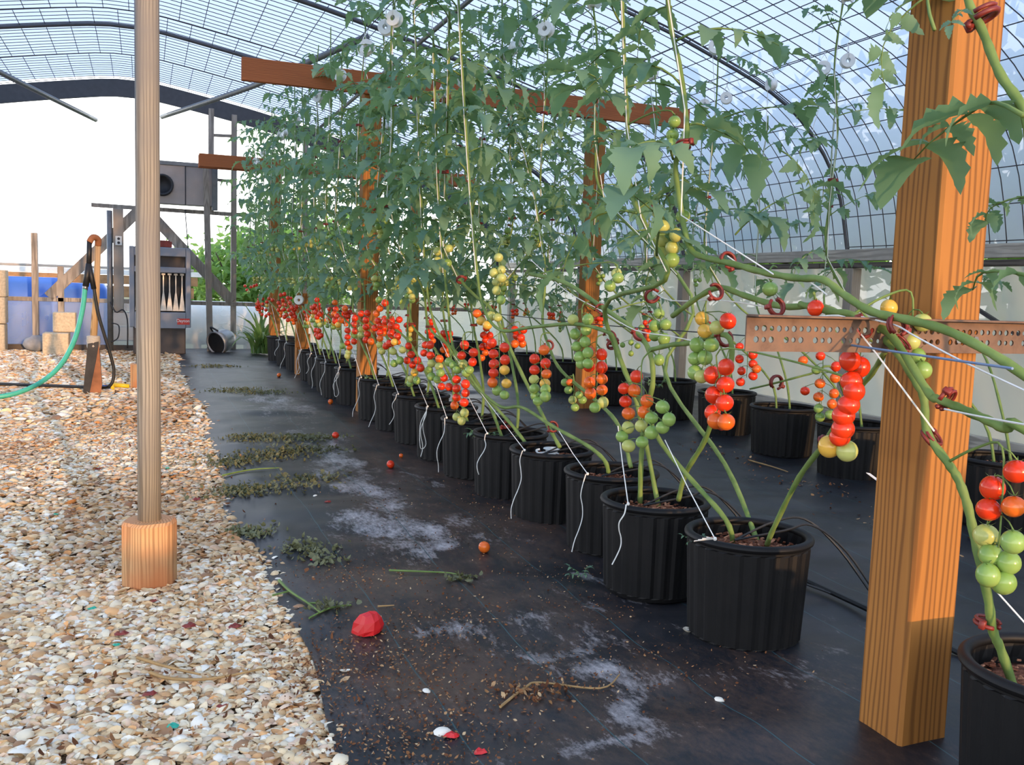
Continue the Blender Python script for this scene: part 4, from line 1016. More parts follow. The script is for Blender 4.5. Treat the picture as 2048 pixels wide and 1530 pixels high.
# ---- perforated steel angle bolted across the foreground post
t = thing('perforated_angle', (1.35, 1.425, 0.853), 'rusty perforated steel angle bracket bolted across the foreground post', 'bracket')
def perforated(x0, x1, z0, z1, y, th, t):
    """front plate with two staggered rows of real holes"""
    bm = bmesh.new(); rows = (z0+(z1-z0)*0.66, z0+(z1-z0)*0.34); pitch = 0.0165; hr = 0.0058
    H_ = []
    for r, zc in enumerate(rows):
        n = int((x1-x0-0.03)/pitch)
        for i in range(n):
            xc = x0+0.022+pitch*i
            if r == 1 and i % 4 == 3: continue
            H_.append((xc, zc, hr*(1.0 if (i+r) % 2 else 0.82)))
    mb = MB(); K = 10
    zc_mid = (rows[0]+rows[1])/2
    # cells: every hole sits in its own rectangle that is bridged to a ring of points
    cells = []
    for r, (za, zb) in enumerate(((zc_mid, z1), (z0, zc_mid))):
        hs = sorted([h for h in H_ if abs(h[1]-rows[r]) < 1e-6]); xs = [x0]
        for a, b_ in zip(hs, hs[1:]): xs.append((a[0]+b_[0])/2)
        xs.append(x1)
        for h, xa, xb in zip(hs, xs, xs[1:]): cells.append((h, xa, xb, za, zb))
    for (hx, hz, r_), xa, xb, za, zb in cells:
        for side, yy in ((0, y), (1, y+th)):
            o_ = len(mb.V); ring = []
            for j in range(K*2):
                a = 2*PI*j/(K*2)+PI/4; dx, dz = math.cos(a), math.sin(a)
                sx_ = ((xb-hx) if dx > 0 else (hx-xa))/max(1e-6, abs(dx)); sz_ = ((zb-hz) if dz > 0 else (hz-za))/max(1e-6, abs(dz)); s_ = min(sx_, sz_)
                mb.V.append((hx+dx*s_, yy, hz+dz*s_)); mb.V.append((hx+dx*r_, yy, hz+dz*r_))
            M_ = K*2
            for j in range(M_):
                j2 = (j+1) % M_; q = [o_+2*j, o_+2*j2, o_+2*j2+1, o_+2*j+1]
                mb.F.append(q if side == 0 else q[::-1])
            # fill the corner gaps of the rectangle
            for cx_, cz_ in ((xa, za), (xb, za), (xb, zb), (xa, zb)):
                ci = len(mb.V); mb.V.append((cx_, yy, cz_))
                ang = [(j, mb.V[o_+2*j]) for j in range(M_)]
                best = None
                for j in range(M_):
                    j2 = (j+1) % M_; A_, B_ = mb.V[o_+2*j], mb.V[o_+2*j2]
                    if (abs(A_[0]-cx_) < 1e-7 and abs(B_[2]-cz_) < 1e-7) or (abs(B_[0]-cx_) < 1e-7 and abs(A_[2]-cz_) < 1e-7):
                        mb.F.append([o_+2*j, ci, o_+2*j2]); break
        o_ = len(mb.V)
        for j in range(K*2):
            a = 2*PI*j/(K*2); mb.V.append((hx+math.cos(a)*r_, y, hz+math.sin(a)*r_)); mb.V.append((hx+math.cos(a)*r_, y+th, hz+math.sin(a)*r_))
        for j in range(K*2):
            j2 = (j+1) % (K*2); mb.F.append([o_+2*j, o_+2*j+1, o_+2*j2+1, o_+2*j2])
    for (za, zb) in ((z0, z0),(z1, z1)):
        o_ = len(mb.V); mb.V += [(x0, y, za), (x1, y, za), (x1, y+th, za), (x0, y+th, za)]; mb.F.append([o_, o_+1, o_+2, o_+3])
    o_ = len(mb.V); mb.V += [(x0, y, z0), (x0, y+th, z0), (x0, y+th, z1), (x0, y, z1)]; mb.F.append([o_, o_+1, o_+2, o_+3])
    return mb
mb = perforated(1.01, 1.80, 0.853, 0.917, 1.425, 0.0035, t); mb.build('perforated_plate', 'rust_steel', t)
mb = MB(); mb.box((1.405, 1.425-0.016, 0.9185), (0.79, 0.036, 0.0035)); mb.build('top_flange', 'rust_steel', t)
for X in (1.515, 1.56):
    mb = MB(); mb.lathe([(0, -0.004), (0.008, -0.004), (0.008, 0.0), (0, 0.0)], 6, M=Matrix.Translation((X, 1.423, 0.88)) @ Euler((PI/2, 0, 0)).to_matrix().to_4x4()); mb.build('bolt', 'steel', t)
b = MB(); q = onX(1752, 958, 1.75); b.box((q.x, q.y, q.z), (0.03, 0.05, 0.0015), (0.5, 0.2, 0.5)); b.tube([(1.6, 1.52, q.z+0.01), (q.x, q.y, q.z)], 0.0012, 4)
root_mesh('plant_tag', b, 'tag_white', 'small white tag fixed to the side of the foreground post', 'tag')

# ---- irrigation tubes
b = MB(); b.tube(catmull([(2.02, YB+0.1, 0.03), (2.0, 1.0, 0.03), (2.03, 2.5, 0.028), (2.0, 5, 0.03), (2.02, 8, 0.03), (2.0, 12.5, 0.03)], 6), 0.009, 6)
root_mesh('irrigation_pipe', b, 'black_rubber', 'black irrigation pipe lying along the floor behind the front pots', 'pipe')
for i in range(2, 14):
    X, Y = ROWA[i]; b = MB()
    for s in (0, 1):
        b.tube(catmull([(X-0.03, Y+0.02, 0.275), (X+0.09, Y-0.04+0.05*s, 0.31+0.012*s), (X+0.165, Y-0.06+0.03*s, 0.325+0.01*s), (X+0.24, Y-0.12+0.03*s, 0.26), (X+0.34, Y-0.2+0.02*s, 0.1), (2.0, Y-0.28+0.03*s, 0.036)], 5), 0.0034, 5)
    root_mesh('drip_tube', b, 'black_rubber', 'thin black drip tubes looping into the %s front-row pot behind the post' % ORD[i-2], 'tube', 'drip tubes to the front pots')

# ================================================================ FAR END OBJECTS
YH = 12.62
t = thing('unit_heater', (0.185, YH, 0.004), 'grey upright gas unit heater with tall burner opening and red label', 'heater')
x0, x1 = -0.17, 0.54; yb, yf = YH+0.22, YH-0.22
xm = (x0+x1)/2; wd = x1-x0
def hb_(nm, mat, c, s, bev=0.008, par=t):
    b = MB(); b.box(c, s, bevel=bev); return b.build(nm, mat, par)
body = hb_('body', 'heater_grey', (xm, YH+0.12, 0.83), (wd, 0.26, 0.98))
hb_('side_panel', 'heater_grey', (x0+0.03, YH-0.10, 0.83), (0.06, 0.30, 0.98)); hb_('side_panel', 'heater_grey', (x1-0.03, YH-0.10, 0.83), (0.06, 0.30, 0.98))
hb_('top_panel', 'heater_grey', (xm, YH-0.10, 1.265), (wd-0.115, 0.30, 0.11)); hb_('middle_rail', 'heater_grey', (xm, YH-0.12, 1.045), (wd-0.115, 0.27, 0.07)); lp = hb_('lower_panel', 'heater_grey', (xm, YH-0.10, 0.425), (wd-0.115, 0.30, 0.20))
hb_('inner_back', 'heater_dark', (xm, YH-0.005, 0.80), (wd-0.11, 0.02, 0.86), 0.0)
hb_('slot_plate', 'heater_base', (xm, YH-0.16, 1.145), (wd-0.12, 0.02, 0.13), 0.0)
hb_('base', 'heater_base', (xm-0.01, YH+0.0, 0.17), (wd-0.10, 0.40, 0.33), 0.01)
for i in range(8):
    X = x0+0.10+i*(wd-0.2)/7
    b = MB(); y = YH-0.13
    b.V += [(X-0.036, y, 0.54), (X+0.036, y, 0.54), (X+0.008, y, 0.77), (X-0.008, y, 0.77), (X-0.036, y+0.05, 0.54), (X+0.036, y+0.05, 0.54), (X+0.008, y+0.05, 0.77), (X-0.008, y+0.05, 0.77)]
    b.F += [[0, 1, 2, 3], [1, 5, 6, 2], [4, 0, 3, 7], [5, 4, 7, 6]]
    b.box((X, y+0.02, 0.87), (0.014, 0.03, 0.22)); b.box((X, y+0.02, 0.995), (0.05, 0.03, 0.03), bevel=0.005); b.build('burner_tube', 'burner_metal', t)
# label plate with its lettering
lab_o = MB(); lab_o.box((0.452, YH-0.253, 0.415), (0.145, 0.006, 0.075), bevel=0.001); lo = lab_o.build('label_plate', 'label_red', t)
cu = bpy.data.curves.new('lettering', 'FONT'); cu.body = 'Dayton'; cu.size = 0.052; cu.align_x = 'CENTER'; cu.align_y = 'CENTER'; cu.extrude = 0.001
tmp = bpy.data.objects.new('tmp_text', cu); COL.objects.link(tmp)
dg = bpy.context.evaluated_depsgraph_get(); tme = bpy.data.meshes.new_from_object(tmp.evaluated_get(dg)); bpy.data.objects.remove(tmp)
tme.materials.clear(); tme.materials.append(MATS['label_white'])
to = bpy.data.objects.new('lettering', tme); link(to, lo); to.rotation_euler = (PI/2, 0, 0); to.location = Vector((0.447, YH-0.258, 0.424))-Vector(t.location)-Vector(lo.location)
b = MB(); b.box((0.24, YH-0.02, 1.362), (0.17, 0.12, 0.07), bevel=0.004); b.box((0.23, YH-0.02, 1.404), (0.14, 0.11, 0.012)); root_mesh('red_brick', b, 'brick_red', 'dark red brick lying on top of the heater', 'brick')

t = thing('vent_box', (0.47, 13.04, 1.86), 'grey sheet metal fan box fixed high on the end wall above the heater', 'vent')
b = MB(); b.box((0.43, 13.06, 2.14), (0.92, 0.16, 0.50), bevel=0.006); b.build('housing', 'vent_metal', t)
b = MB(); b.box((0.43, 12.98, 2.405), (0.96, 0.05, 0.05), bevel=0.003); b.build('top_trim', 'galv_pipe', t)
b = MB(); b.box((0.86, 12.98, 2.12), (0.07, 0.05, 0.56), bevel=0.003); b.build('end_trim', 'galv_pipe', t)
M_ = Matrix.Translation((0.22, 12.97, 2.12)) @ Euler((PI/2, 0, 0)).to_matrix().to_4x4()
b = MB(); b.lathe([(0.135, 0.0), (0.135, 0.10), (0.11, 0.10), (0.10, 0.02), (0.0, 0.02)], 24, M=M_); b.build('fan_pipe', 'heater_dark', t, True)
b = MB(); b.box((0.50, 12.975, 2.14), (0.012, 0.012, 0.50)); b.build('seam', 'heater_dark', t)

b = MB(); b.bar((0.735, 12.75, 2.40), (0.80, 12.85, 0.0), 0.075, 0.05, 0.003, up=(0, 1, 0)); root_mesh('prop_stick', b, 'grey_stud', 'slim grey wooden prop leaning beside the heater', 'stick', base=(0.8, 12.85, 0))
# post with outlet
t = thing('service_post', (-0.335, 12.9, 0), 'short grey-brown post with an electrical outlet left of the heater', 'post')
b = MB(); b.box((-0.30, 12.92, 1.14), (0.12, 0.1, 1.3), bevel=0.005); b.build('post', 'grey_stud', t)
b = MB(); b.tube([(-0.40, 12.9, 0.0), (-0.40, 12.9, 1.76)], 0.036, 10); b.build('conduit', 'galv_pipe', t, True)
b = MB(); b.box((-0.295, 12.855, 1.39), (0.075, 0.025, 0.115), bevel=0.004); oo = b.build('outlet', 'outlet_white', t)
for z in (1.365, 1.415):
    b = MB(); b.lathe([(0, 0), (0.017, 0), (0.017, 0.003), (0, 0.003)], 12, M=Matrix.Translation((-0.295, 12.842, z)) @ Euler((PI/2, 0, 0)).to_matrix().to_4x4()); b.build('socket', 'heater_dark', oo)
b = MB(); b.tube(catmull([(-0.40, 12.85, 0.62), (-0.33, 12.8, 0.5), (-0.25, 12.8, 0.53), (-0.2, 12.8, 0.4), (-0.2, 12.8, 0.05)], 5), 0.009, 5); b.tube(catmull([(-0.38, 12.85, 0.36), (-0.30, 12.8, 0.33), (-0.31, 12.8, 0.18), (-0.39, 12.83, 0.12)], 5), 0.008, 5); b.build('cable', 'heater_dark', t, True)
# water standpipe with splitter, hoses
YS = 8.32
t = thing('water_standpipe', (-0.385, YS, 0), 'wooden water standpipe with a dark rusty wedge foot and hose splitter', 'standpipe')
b = MB(); w = [(-0.465, 0.0), (-0.335, 0.0), (-0.325, 0.06), (-0.345, 0.42), (-0.425, 0.40)]
b.V += [(a, YS-0.05, z) for a, z in w]+[(a, YS+0.07, z) for a, z in w]; b.F += [[0, 1, 2, 3, 4][::-1], [5, 6, 7, 8, 9]]+[[i, (i+1) % 5, 5+(i+1) % 5, 5+i] for i in range(5)]; b.build('wedge_foot', 'dark_wedge', t)
b = MB(); w = [(-0.415, 0.0), (-0.333, 0.0), (-0.322, 0.07), (-0.343, 0.40), (-0.365, 0.26)]
b.V += [(a, YS-0.062, z) for a, z in w]+[(a, YS-0.05, z) for a, z in w]; b.F += [[0, 1, 2, 3, 4], [5, 6, 7, 8, 9][::-1]]+[[i, 5+i, 5+(i+1) % 5, (i+1) % 5] for i in range(5)]; b.build('rust_face', 'rust_wedge', t)
b = MB(); b.lathe([(0.0, 0.36), (0.047, 0.36), (0.052, 0.38), (0.049, 0.40), (0.054, 0.42), (0.05, 0.44), (0.052, 0.46), (0.0, 0.47)], 16, (-0.385, YS, 0)); b.build('tape_collar', 'grey_board', t, True)
b = MB(); b.tube([(-0.385, YS, 0.44), (-0.36, YS, 0.8), (-0.345, YS, 1.21)], [0.028, 0.026, 0.024], 10); b.build('riser', 'pale_pole', t, True)
b = MB(); b.tube(catmull([(-0.345, YS, 1.19), (-0.345, YS-0.02, 1.24), (-0.38, YS-0.05, 1.25), (-0.405, YS-0.06, 1.21)], 4), 0.026, 8); b.build('elbow', 'rust_wedge', t, True)
b = MB(); b.tube([(-0.405, YS-0.06, 1.22), (-0.41, YS-0.06, 1.02)], 0.02, 8); b.tube([(-0.41, YS-0.06, 1.04), (-0.435, YS-0.07, 0.86)], 0.024, 8); b.tube([(-0.41, YS-0.06, 1.04), (-0.375, YS-0.07, 0.84)], 0.02, 8); b.build('splitter', 'black_plastic', t, True)
b = MB(); b.tube([(-0.435, YS-0.07, 0.87), (-0.44, YS-0.07, 0.83)], 0.02, 8); b.build('coupling', 'steel', t, True)
b = MB(); b.tube(catmull([(-0.44, YS-0.07, 0.84), (-0.46, YS-0.12, 0.66), (-0.52, YS-0.2, 0.42), (-0.63, YS-0.3, 0.22), (-0.8, YS-0.42, 0.09), (-1.02, YS-0.5, 0.03), (-1.4, YS-0.5, 0.03), (-2.2, YS-0.3, 0.03)], 8), 0.019, 8)
root_mesh('green_hose', b, 'green_hose', 'turquoise green garden hose curving down from the standpipe to the left', 'hose', smooth=True)
b = MB(); b.tube(catmull([(-0.375, YS-0.07, 0.85), (-0.34, YS-0.05, 0.62), (-0.27, YS, 0.35), (-0.235, YS+0.02, 0.17), (-0.27, YS+0.02, 0.05), (-0.4, YS+0.12, 0.03), (-0.8, YS+0.3, 0.028), (-1.4, YS+0.5, 0.028), (-2.4, YS+0.6, 0.028)], 8), 0.013, 8)
root_mesh('black_hose', b, 'black_rubber', 'black hose looping from the standpipe and lying across the shell gravel', 'hose', smooth=True)
t = thing('hose_nozzle', (-0.20, 8.48, 0.02), 'yellow plastic hose nozzle lying on the gravel beside the standpipe', 'nozzle')
b = MB(); b.tube([(-0.24, 8.48, 0.045), (-0.12, 8.46, 0.035)], [0.02, 0.017], 8); b.box((-0.25, 8.48, 0.03), (0.03, 0.03, 0.05), bevel=0.004); b.build('barrel', 'yellow_plastic', t, True)
b = MB(); b.tube([(-0.27, 8.48, 0.03), (-0.33, 8.47, 0.03)], 0.015, 8); b.build('grip', 'nozzle_blue', t, True)
# concrete blocks
def block(c, s, lab):
    t = thing('concrete_block', (c[0], c[1], c[2]-s[2]/2), lab, 'block', 'tan concrete blocks')
    b = MB(); b.box(c, s, bevel=0.008); b.build('body', 'tan_block', t)
block((-0.98, 12.45, 0.128), (0.28, 0.30, 0.25), 'tan concrete block lying on the gravel under another block')
block((-0.90, 12.62, 0.375), (0.25, 0.22, 0.235), 'upright tan concrete block on top of the lower block')
for i, z in enumerate((0.16, 0.49, 0.815)):
    block((-1.72+0.01*i, 13.0, z), (0.28, 0.26, 0.32), 'tan block in the stack at the left edge, %s' % ('bottom one', 'middle one', 'top one')[i])
b = MB(); r_ = random.Random(3); b.ball((-1.22, 12.75, 0.10), 0.16, 12, 8, (1.0, 0.7, 0.62)); b.V = [(p[0]+r_.uniform(-.012, .012), p[1], max(0, p[2]+r_.uniform(-.014, .014))) for p in b.V]
root_mesh('grey_rock', b, 'grey_stone', 'rounded grey rock on the gravel at the far left', 'rock', smooth=True)
# tipped bucket, strap-leaved clump
t = thing('tipped_bucket', (0.93, 12.72, 0.01), 'grey round bucket lying on its side near the end wall', 'bucket')
M_ = Matrix.Translation((0.95, 12.72, 0.165)) @ Euler((0.25, -PI/2-0.25, 0.5)).to_matrix().to_4x4()
b = MB(); b.lathe([(0.0, -0.14), (0.10, -0.13), (0.14, -0.06), (0.15, 0.06), (0.155, 0.14), (0.14, 0.14), (0.13, 0.0), (0.09, -0.1), (0, -0.11)], 24, M=M_); b.build('shell', 'bucket_grey', t, True)
b = MB(); b.lathe([(0.0, 0.12), (0.135, 0.125)], 24, M=M_); b.build('dark_lid', 'black_plastic', t, True)
b = MB(); b.tube(catmull([M_ @ Vector((0.15, 0.02, 0.12)), M_ @ Vector((0.22, 0.0, 0.16)), M_ @ Vector((0.16, -0.08, 0.13))], 5), 0.012, 6); b.build('handle', 'black_plastic', t, True)
t = thing('strap_leaf_clump', (1.38, 12.45, 0), 'clump of long arching strap-shaped green leaves at the far end of the row', 'plant')
for i in range(46):
    a = i*2.4; L = 0.45+0.42*rs_.random(); lean = rs_.uniform(0.35, 1.15); b = MB(); pts = []; x_ = z_ = 0.0; ph = PI/2-lean*0.35
    for j in range(8):
        pts.append((x_, z_)); x_ += L/7*math.cos(ph); z_ += L/7*math.sin(ph); ph -= lean*2.0/7
    bx_, by_ = 1.38+rs_.uniform(-.1, .1), 12.45+rs_.uniform(-.08, .08); ca, sa = math.cos(a), math.sin(a)
    for j, (x_, z_) in enumerate(pts):
        w = 0.020*math.sin(PI*min(1, (j+1.2)/8.4))+0.001
        for s in (-1, 1): b.V.append((bx_+x_*ca-s*w*sa, by_+x_*sa+s*w*ca, max(0.02, z_)))
    b.F += [[2*j, 2*j+1, 2*j+3, 2*j+2] for j in range(7)]
    b.build('strap_leaf', 'strap_leaf', t, True)

# ================================================================ OUTSIDE, seen past the end wall; unseen sky-blocking trees added at the right
def tub(X, Y, w, d, h, lab):
    t = thing('blue_tub', (X, Y, -0.06), lab, 'tub', 'blue plastic tubs outside')
    b = MB(); V = []
    for z, s in ((-0.06, 0.96), (h*0.62, 1.0), (h*0.9, 0.93), (h, 0.78)):
        for j in range(24):
            a = 2*PI*j/24; cx_, cy_ = math.cos(a), math.sin(a)
            V.append((X+w/2*s*math.copysign(abs(cx_)**0.3, cx_), Y+d/2*s*math.copysign(abs(cy_)**0.3, cy_), z))
    b.V = V; b.F = [[i*24+j, i*24+(j+1) % 24, (i+1)*24+(j+1) % 24, (i+1)*24+j] for i in range(3) for j in range(24)]+[[72+j for j in range(24)]]
    b.build('body', 'blue_plastic', t, True)
    b = MB()
    for q in range(3): b.box((X-w*0.28+q*w*0.28, Y-d/2-0.004, h*0.35), (0.05, 0.03, h*0.5), bevel=0.01)
    b.build('rib', 'blue_plastic', t)
tub(-1.48, 14.35, 1.15, 0.8, 0.90, 'larger blue plastic tub outside the far end wall at the left'); tub(-0.78, 13.95, 0.72, 0.6, 0.84, 'smaller blue plastic tub outside the far end wall beside the standpipe')
t = thing('propane_tank', (1.05, 14.1, -0.06), 'white rounded tank lying outside behind the end wall plastic', 'tank')
b = MB(); b.lathe([(0, -0.7), (0.18, -0.66), (0.29, -0.52), (0.31, -0.4), (0.31, 0.4), (0.29, 0.52), (0.18, 0.66), (0, 0.7)], 24, M=Matrix.Translation((1.05, 14.1, 0.33)) @ Euler((0, PI/2, 0)).to_matrix().to_4x4()); b.build('shell', 'white_tank', t, True)
b = MB(); b.box((0.7, 14.1, 0.0), (0.08, 0.5, 0.14)); b.box((1.4, 14.1, 0.0), (0.08, 0.5, 0.14)); b.build('saddle', 'galv_pipe', t)
t = thing('lumber_stack', (-0.9, 16.2, -0.06), 'stack of brown and white boards outside beyond the blue tubs', 'lumber')
for i, (z, mt, th) in enumerate(((0.05, 'lumber_brown', 0.2), (0.28, 'lumber_brown', 0.2), (0.5, 'lumber_brown', 0.18), (0.71, 'lumber_brown', 0.17), (0.895, 'lumber_brown', 0.14), (1.01, 'white_paint', 0.08), (1.075, 'grey_board', 0.04))):
    b = MB(); b.box((-0.9+0.06*((i*7) % 3-1), 16.2, z), (3.4, 0.5, th), bevel=0.006); b.build('board', mt, t)
def tree(X, Y, h, rx, seed, lab, grp, n=2600, trunk=0.05):
    t = thing('leafy_bush' if h < 3 else 'sky_blocker_tree', (X, Y, -0.06), lab, 'bush' if h < 3 else 'tree', grp); r = np.random.default_rng(seed)
    b = MB(); b.tube([(X, Y, -0.06), (X+0.05, Y, h*0.35), (X-0.03, Y, h*0.7)], [trunk, trunk*0.8, trunk*0.4], 7)
    for q in range(5):
        a = q*1.3; b.tube([(X, Y, h*0.25), (X+rx*0.6*math.cos(a), Y+rx*0.6*math.sin(a), h*0.7)], [trunk*0.5, trunk*0.2], 5)
    b.build('trunk', 'bark', t, True)
    nc = 34; C = r.normal(size=(nc, 3)); C /= np.linalg.norm(C, axis=1)[:, None]; C *= r.uniform(0.45, 1.0, nc)[:, None]
    C = C*np.array([rx*0.8, rx*0.8, h*0.40])+np.array([X, Y, h*0.55])
    k_ = r.integers(0, nc, n); P = C[k_]+r.normal(size=(n, 3))*rx*0.17; P[:, 2] = np.maximum(P[:, 2], 0.0)
    s = r.uniform(0.05, 0.11, n)*max(0.8, h/2.2); u = r.normal(size=(n, 3)); u /= np.linalg.norm(u, axis=1)[:, None]; v_ = np.cross(u, r.normal(size=(n, 3))); v_ /= np.linalg.norm(v_, axis=1)[:, None]
    V = np.stack([P-u*s[:, None], P+v_*s[:, None]*0.5, P+u*s[:, None], P-v_*s[:, None]*0.5], 1).reshape(-1, 3)
    b = MB(); b.V = V.tolist(); b.F = np.arange(4*n).reshape(n, 4).tolist(); f_ = b.build('foliage', 'tree_leaf', t); f_['kind'] = 'stuff'
tree(1.55, 17.0, 2.0, 1.0, 1, 'green leafy bush outside directly right of the heater', 'bushes outside the greenhouse')
tree(2.9, 17.6, 2.3, 1.2, 2, 'green leafy bush outside behind the far tomato plants', 'bushes outside the greenhouse')
tree(0.75, 19.5, 1.6, 0.8, 3, 'pale green low bush outside farthest behind the heater', 'bushes outside the greenhouse')
for i in range(6):  # unseen trees added to block the low sky and darken the right film
    tree(8.6+0.5*(i % 2), -3+3.6*i, 4.6, 2.3, 20+i, 'added unseen tree blocking low sky from the right plastic wall, %s from the camera' % ORD[i], 'added trees blocking sky from the right wall', 1700, 0.12)

# ================================================================ SHELL GRAVEL
rg = np.random.default_rng(2024)
PALETTE = np.array([lin(c)[:3] for c in ((250, 232, 200), (242, 214, 170), (226, 188, 140), (253, 244, 226), (244, 210, 178), (212, 164, 114), (168, 126, 90), (240, 182, 122), (222, 202, 174))])
PW = np.array([.22, .19, .13, .14, .09, .08, .06, .05, .04]); PW /= PW.sum()
def shell_template(kind, seed):
    r = random.Random(seed); n = 9; V = []; F = []
    for ring, (rad, z) in enumerate(((1.0, 0.0), (0.66, 0.30 if kind != 'pebble' else 0.42))):
        for j in range(n):
            a = 2*PI*j/n; sc = 1+0.07*math.sin(a*4+seed)+r.uniform(-0.05, 0.05)
            V.append((rad*0.5*sc*math.cos(a)*1.12, rad*0.5*sc*math.sin(a)*0.9-0.06*(1-rad), z*0.55))
    V.append((0.02, -0.07, 0.24 if kind != 'pebble' else 0.30))
    for j in range(n):
        j2 = (j+1) % n; F += [[j, j2, n+j2, n+j], [n+j, n+j2, 2*n]]
    V = np.array(V)
    if kind == 'cup': V[:, 2] = 0.16-V[:, 2]; F = [q[::-1] for q in F]
    return V, F
TEMPL = [shell_template('dome', 1), shell_template('dome', 2), shell_template('cup', 3), shell_template('pebble', 4), shell_template('cup', 5), shell_template('dome', 6)]
def edge_x(y): return 0.36+0.035*np.sin(y*1.05+0.4)+0.02*np.sin(y*2.9)+0.012*np.sin(y*6.1)
def sample_shells(n, x0, x1, y0, y1, smin, smax, spill=0.05):
    x = rg.uniform(x0, x1, n); y = rg.uniform(y0, y1, n); ok = x < edge_x(y)+rg.exponential(0.02, n)-0.005
    # keep only what the frame can show
    d = np.stack([x, y, np.full_like(x, -CAMH)], 1); u = (d@CR)/(d@CF)*FPX+1024; v = (d@CD)/(d@CF)*FPX+765
    ok &= (u > -60) & (u < 1200) & (v < 1590) & (d@CF > 0.3)
    # clear of the timber blocks
    for bx_, by_ in ((0.012, 3.06), (-0.035, 8.72)): ok &= np.hypot(x-bx_, y-by_) > 0.088
    x = x[ok]; y = y[ok]; m_ = len(x)
    s = rg.uniform(smin, smax, m_)*np.where(rg.random(m_) < 0.06, 1.6, 1.0)
    z = gravel_z(x, y)-0.004+rg.uniform(-0.003, 0.006, m_)
    return x, y, z, s
def rot_mats(m_, tilt):
    a = rg.uniform(0, 2*PI, m_); tx = rg.normal(0, tilt, m_); ty = rg.normal(0, tilt, m_)
    ca, sa = np.cos(a), np.sin(a); cx_, sx_ = np.cos(tx), np.sin(tx); cy_, sy_ = np.cos(ty), np.sin(ty)
    Rz = np.zeros((m_, 3, 3)); Rz[:, 0, 0] = ca; Rz[:, 0, 1] = -sa; Rz[:, 1, 0] = sa; Rz[:, 1, 1] = ca; Rz[:, 2, 2] = 1
    Rx = np.zeros((m_, 3, 3)); Rx[:, 0, 0] = 1; Rx[:, 1, 1] = cx_; Rx[:, 1, 2] = -sx_; Rx[:, 2, 1] = sx_; Rx[:, 2, 2] = cx_
    Ry = np.zeros((m_, 3, 3)); Ry[:, 1, 1] = 1; Ry[:, 0, 0] = cy_; Ry[:, 0, 2] = sy_; Ry[:, 2, 0] = -sy_; Ry[:, 2, 2] = cy_
    return Rz@Rx@Ry
def shell_field(name, sets, label):
    Vs, Fs, Cs = [], [], []; off = 0
    for (x, y, z, s) in sets:
        m_ = len(x); k_ = rg.integers(0, len(TEMPL), m_); R_ = rot_mats(m_, 0.28)
        cidx = rg.choice(len(PALETTE), m_, p=PW)
        # brown damp streaks with their own outline
        br = vnoise(x*1.6+31, y*1.1+7, 8) > 0.62
        colr = PALETTE[cidx]*rg.uniform(0.82, 1.08, (m_, 1)); colr[br] *= np.array([0.78, 0.70, 0.62])
        for t_, (TV, TF) in enumerate(TEMPL):
            q = np.where(k_ == t_)[0]
            if not len(q): continue
            V = np.einsum('nij,vj->nvi', R_[q], TV)*s[q][:, None, None]+np.stack([x[q], y[q], z[q]], 1)[:, None, :]
            nv = len(TV); base = off+np.arange(len(q))*nv
            f4 = np.array([f for f in TF if len(f) == 4]); f3 = np.array([f for f in TF if len(f) == 3])
            Fs.append((base[:, None, None]+f4[None]).reshape(-1, 4)); Fs.append((base[:, None, None]+f3[None]).reshape(-1, 3))
            Vs.append(V.reshape(-1, 3)); Cs.append(np.repeat(colr[q], nv, 0)); off += len(q)*nv
    V = np.concatenate(Vs); C = np.concatenate(Cs)
    me = bpy.data.meshes.new(name); me.vertices.add(len(V)); me.vertices.foreach_set('co', V.ravel())
    loops = np.concatenate([f.ravel() for f in Fs]); tot = np.concatenate([np.full(len(f), f.shape[1]) for f in Fs]); st = np.concatenate([[0], np.cumsum(tot)[:-1]])
    me.loops.add(len(loops)); me.loops.foreach_set('vertex_index', loops.astype(np.int32))
    me.polygons.add(len(tot)); me.polygons.foreach_set('loop_start', st.astype(np.int32)); me.polygons.foreach_set('loop_total', tot.astype(np.int32))
    me.polygons.foreach_set('use_smooth', np.ones(len(tot), bool))
    at = me.color_attributes.new('shell_colour', 'FLOAT_COLOR', 'POINT'); at.data.foreach_set('color', np.concatenate([C, np.ones((len(C), 1))], 1).ravel())
    me.materials.append(MATS['shell']); me.update(calc_edges=True)
    o = link(bpy.data.objects.new(name, me)); o['kind'] = 'stuff'; tag(o, label, 'gravel'); return o
near = sample_shells(26000, -1.0, 0.6, 1.55, 3.3, 0.015, 0.030)
mid = sample_shells(34000, -2.0, 0.55, 3.3, 6.5, 0.020, 0.034)
farg = sample_shells(26000, -3.2, 0.5, 6.5, 12.98, 0.032, 0.055)
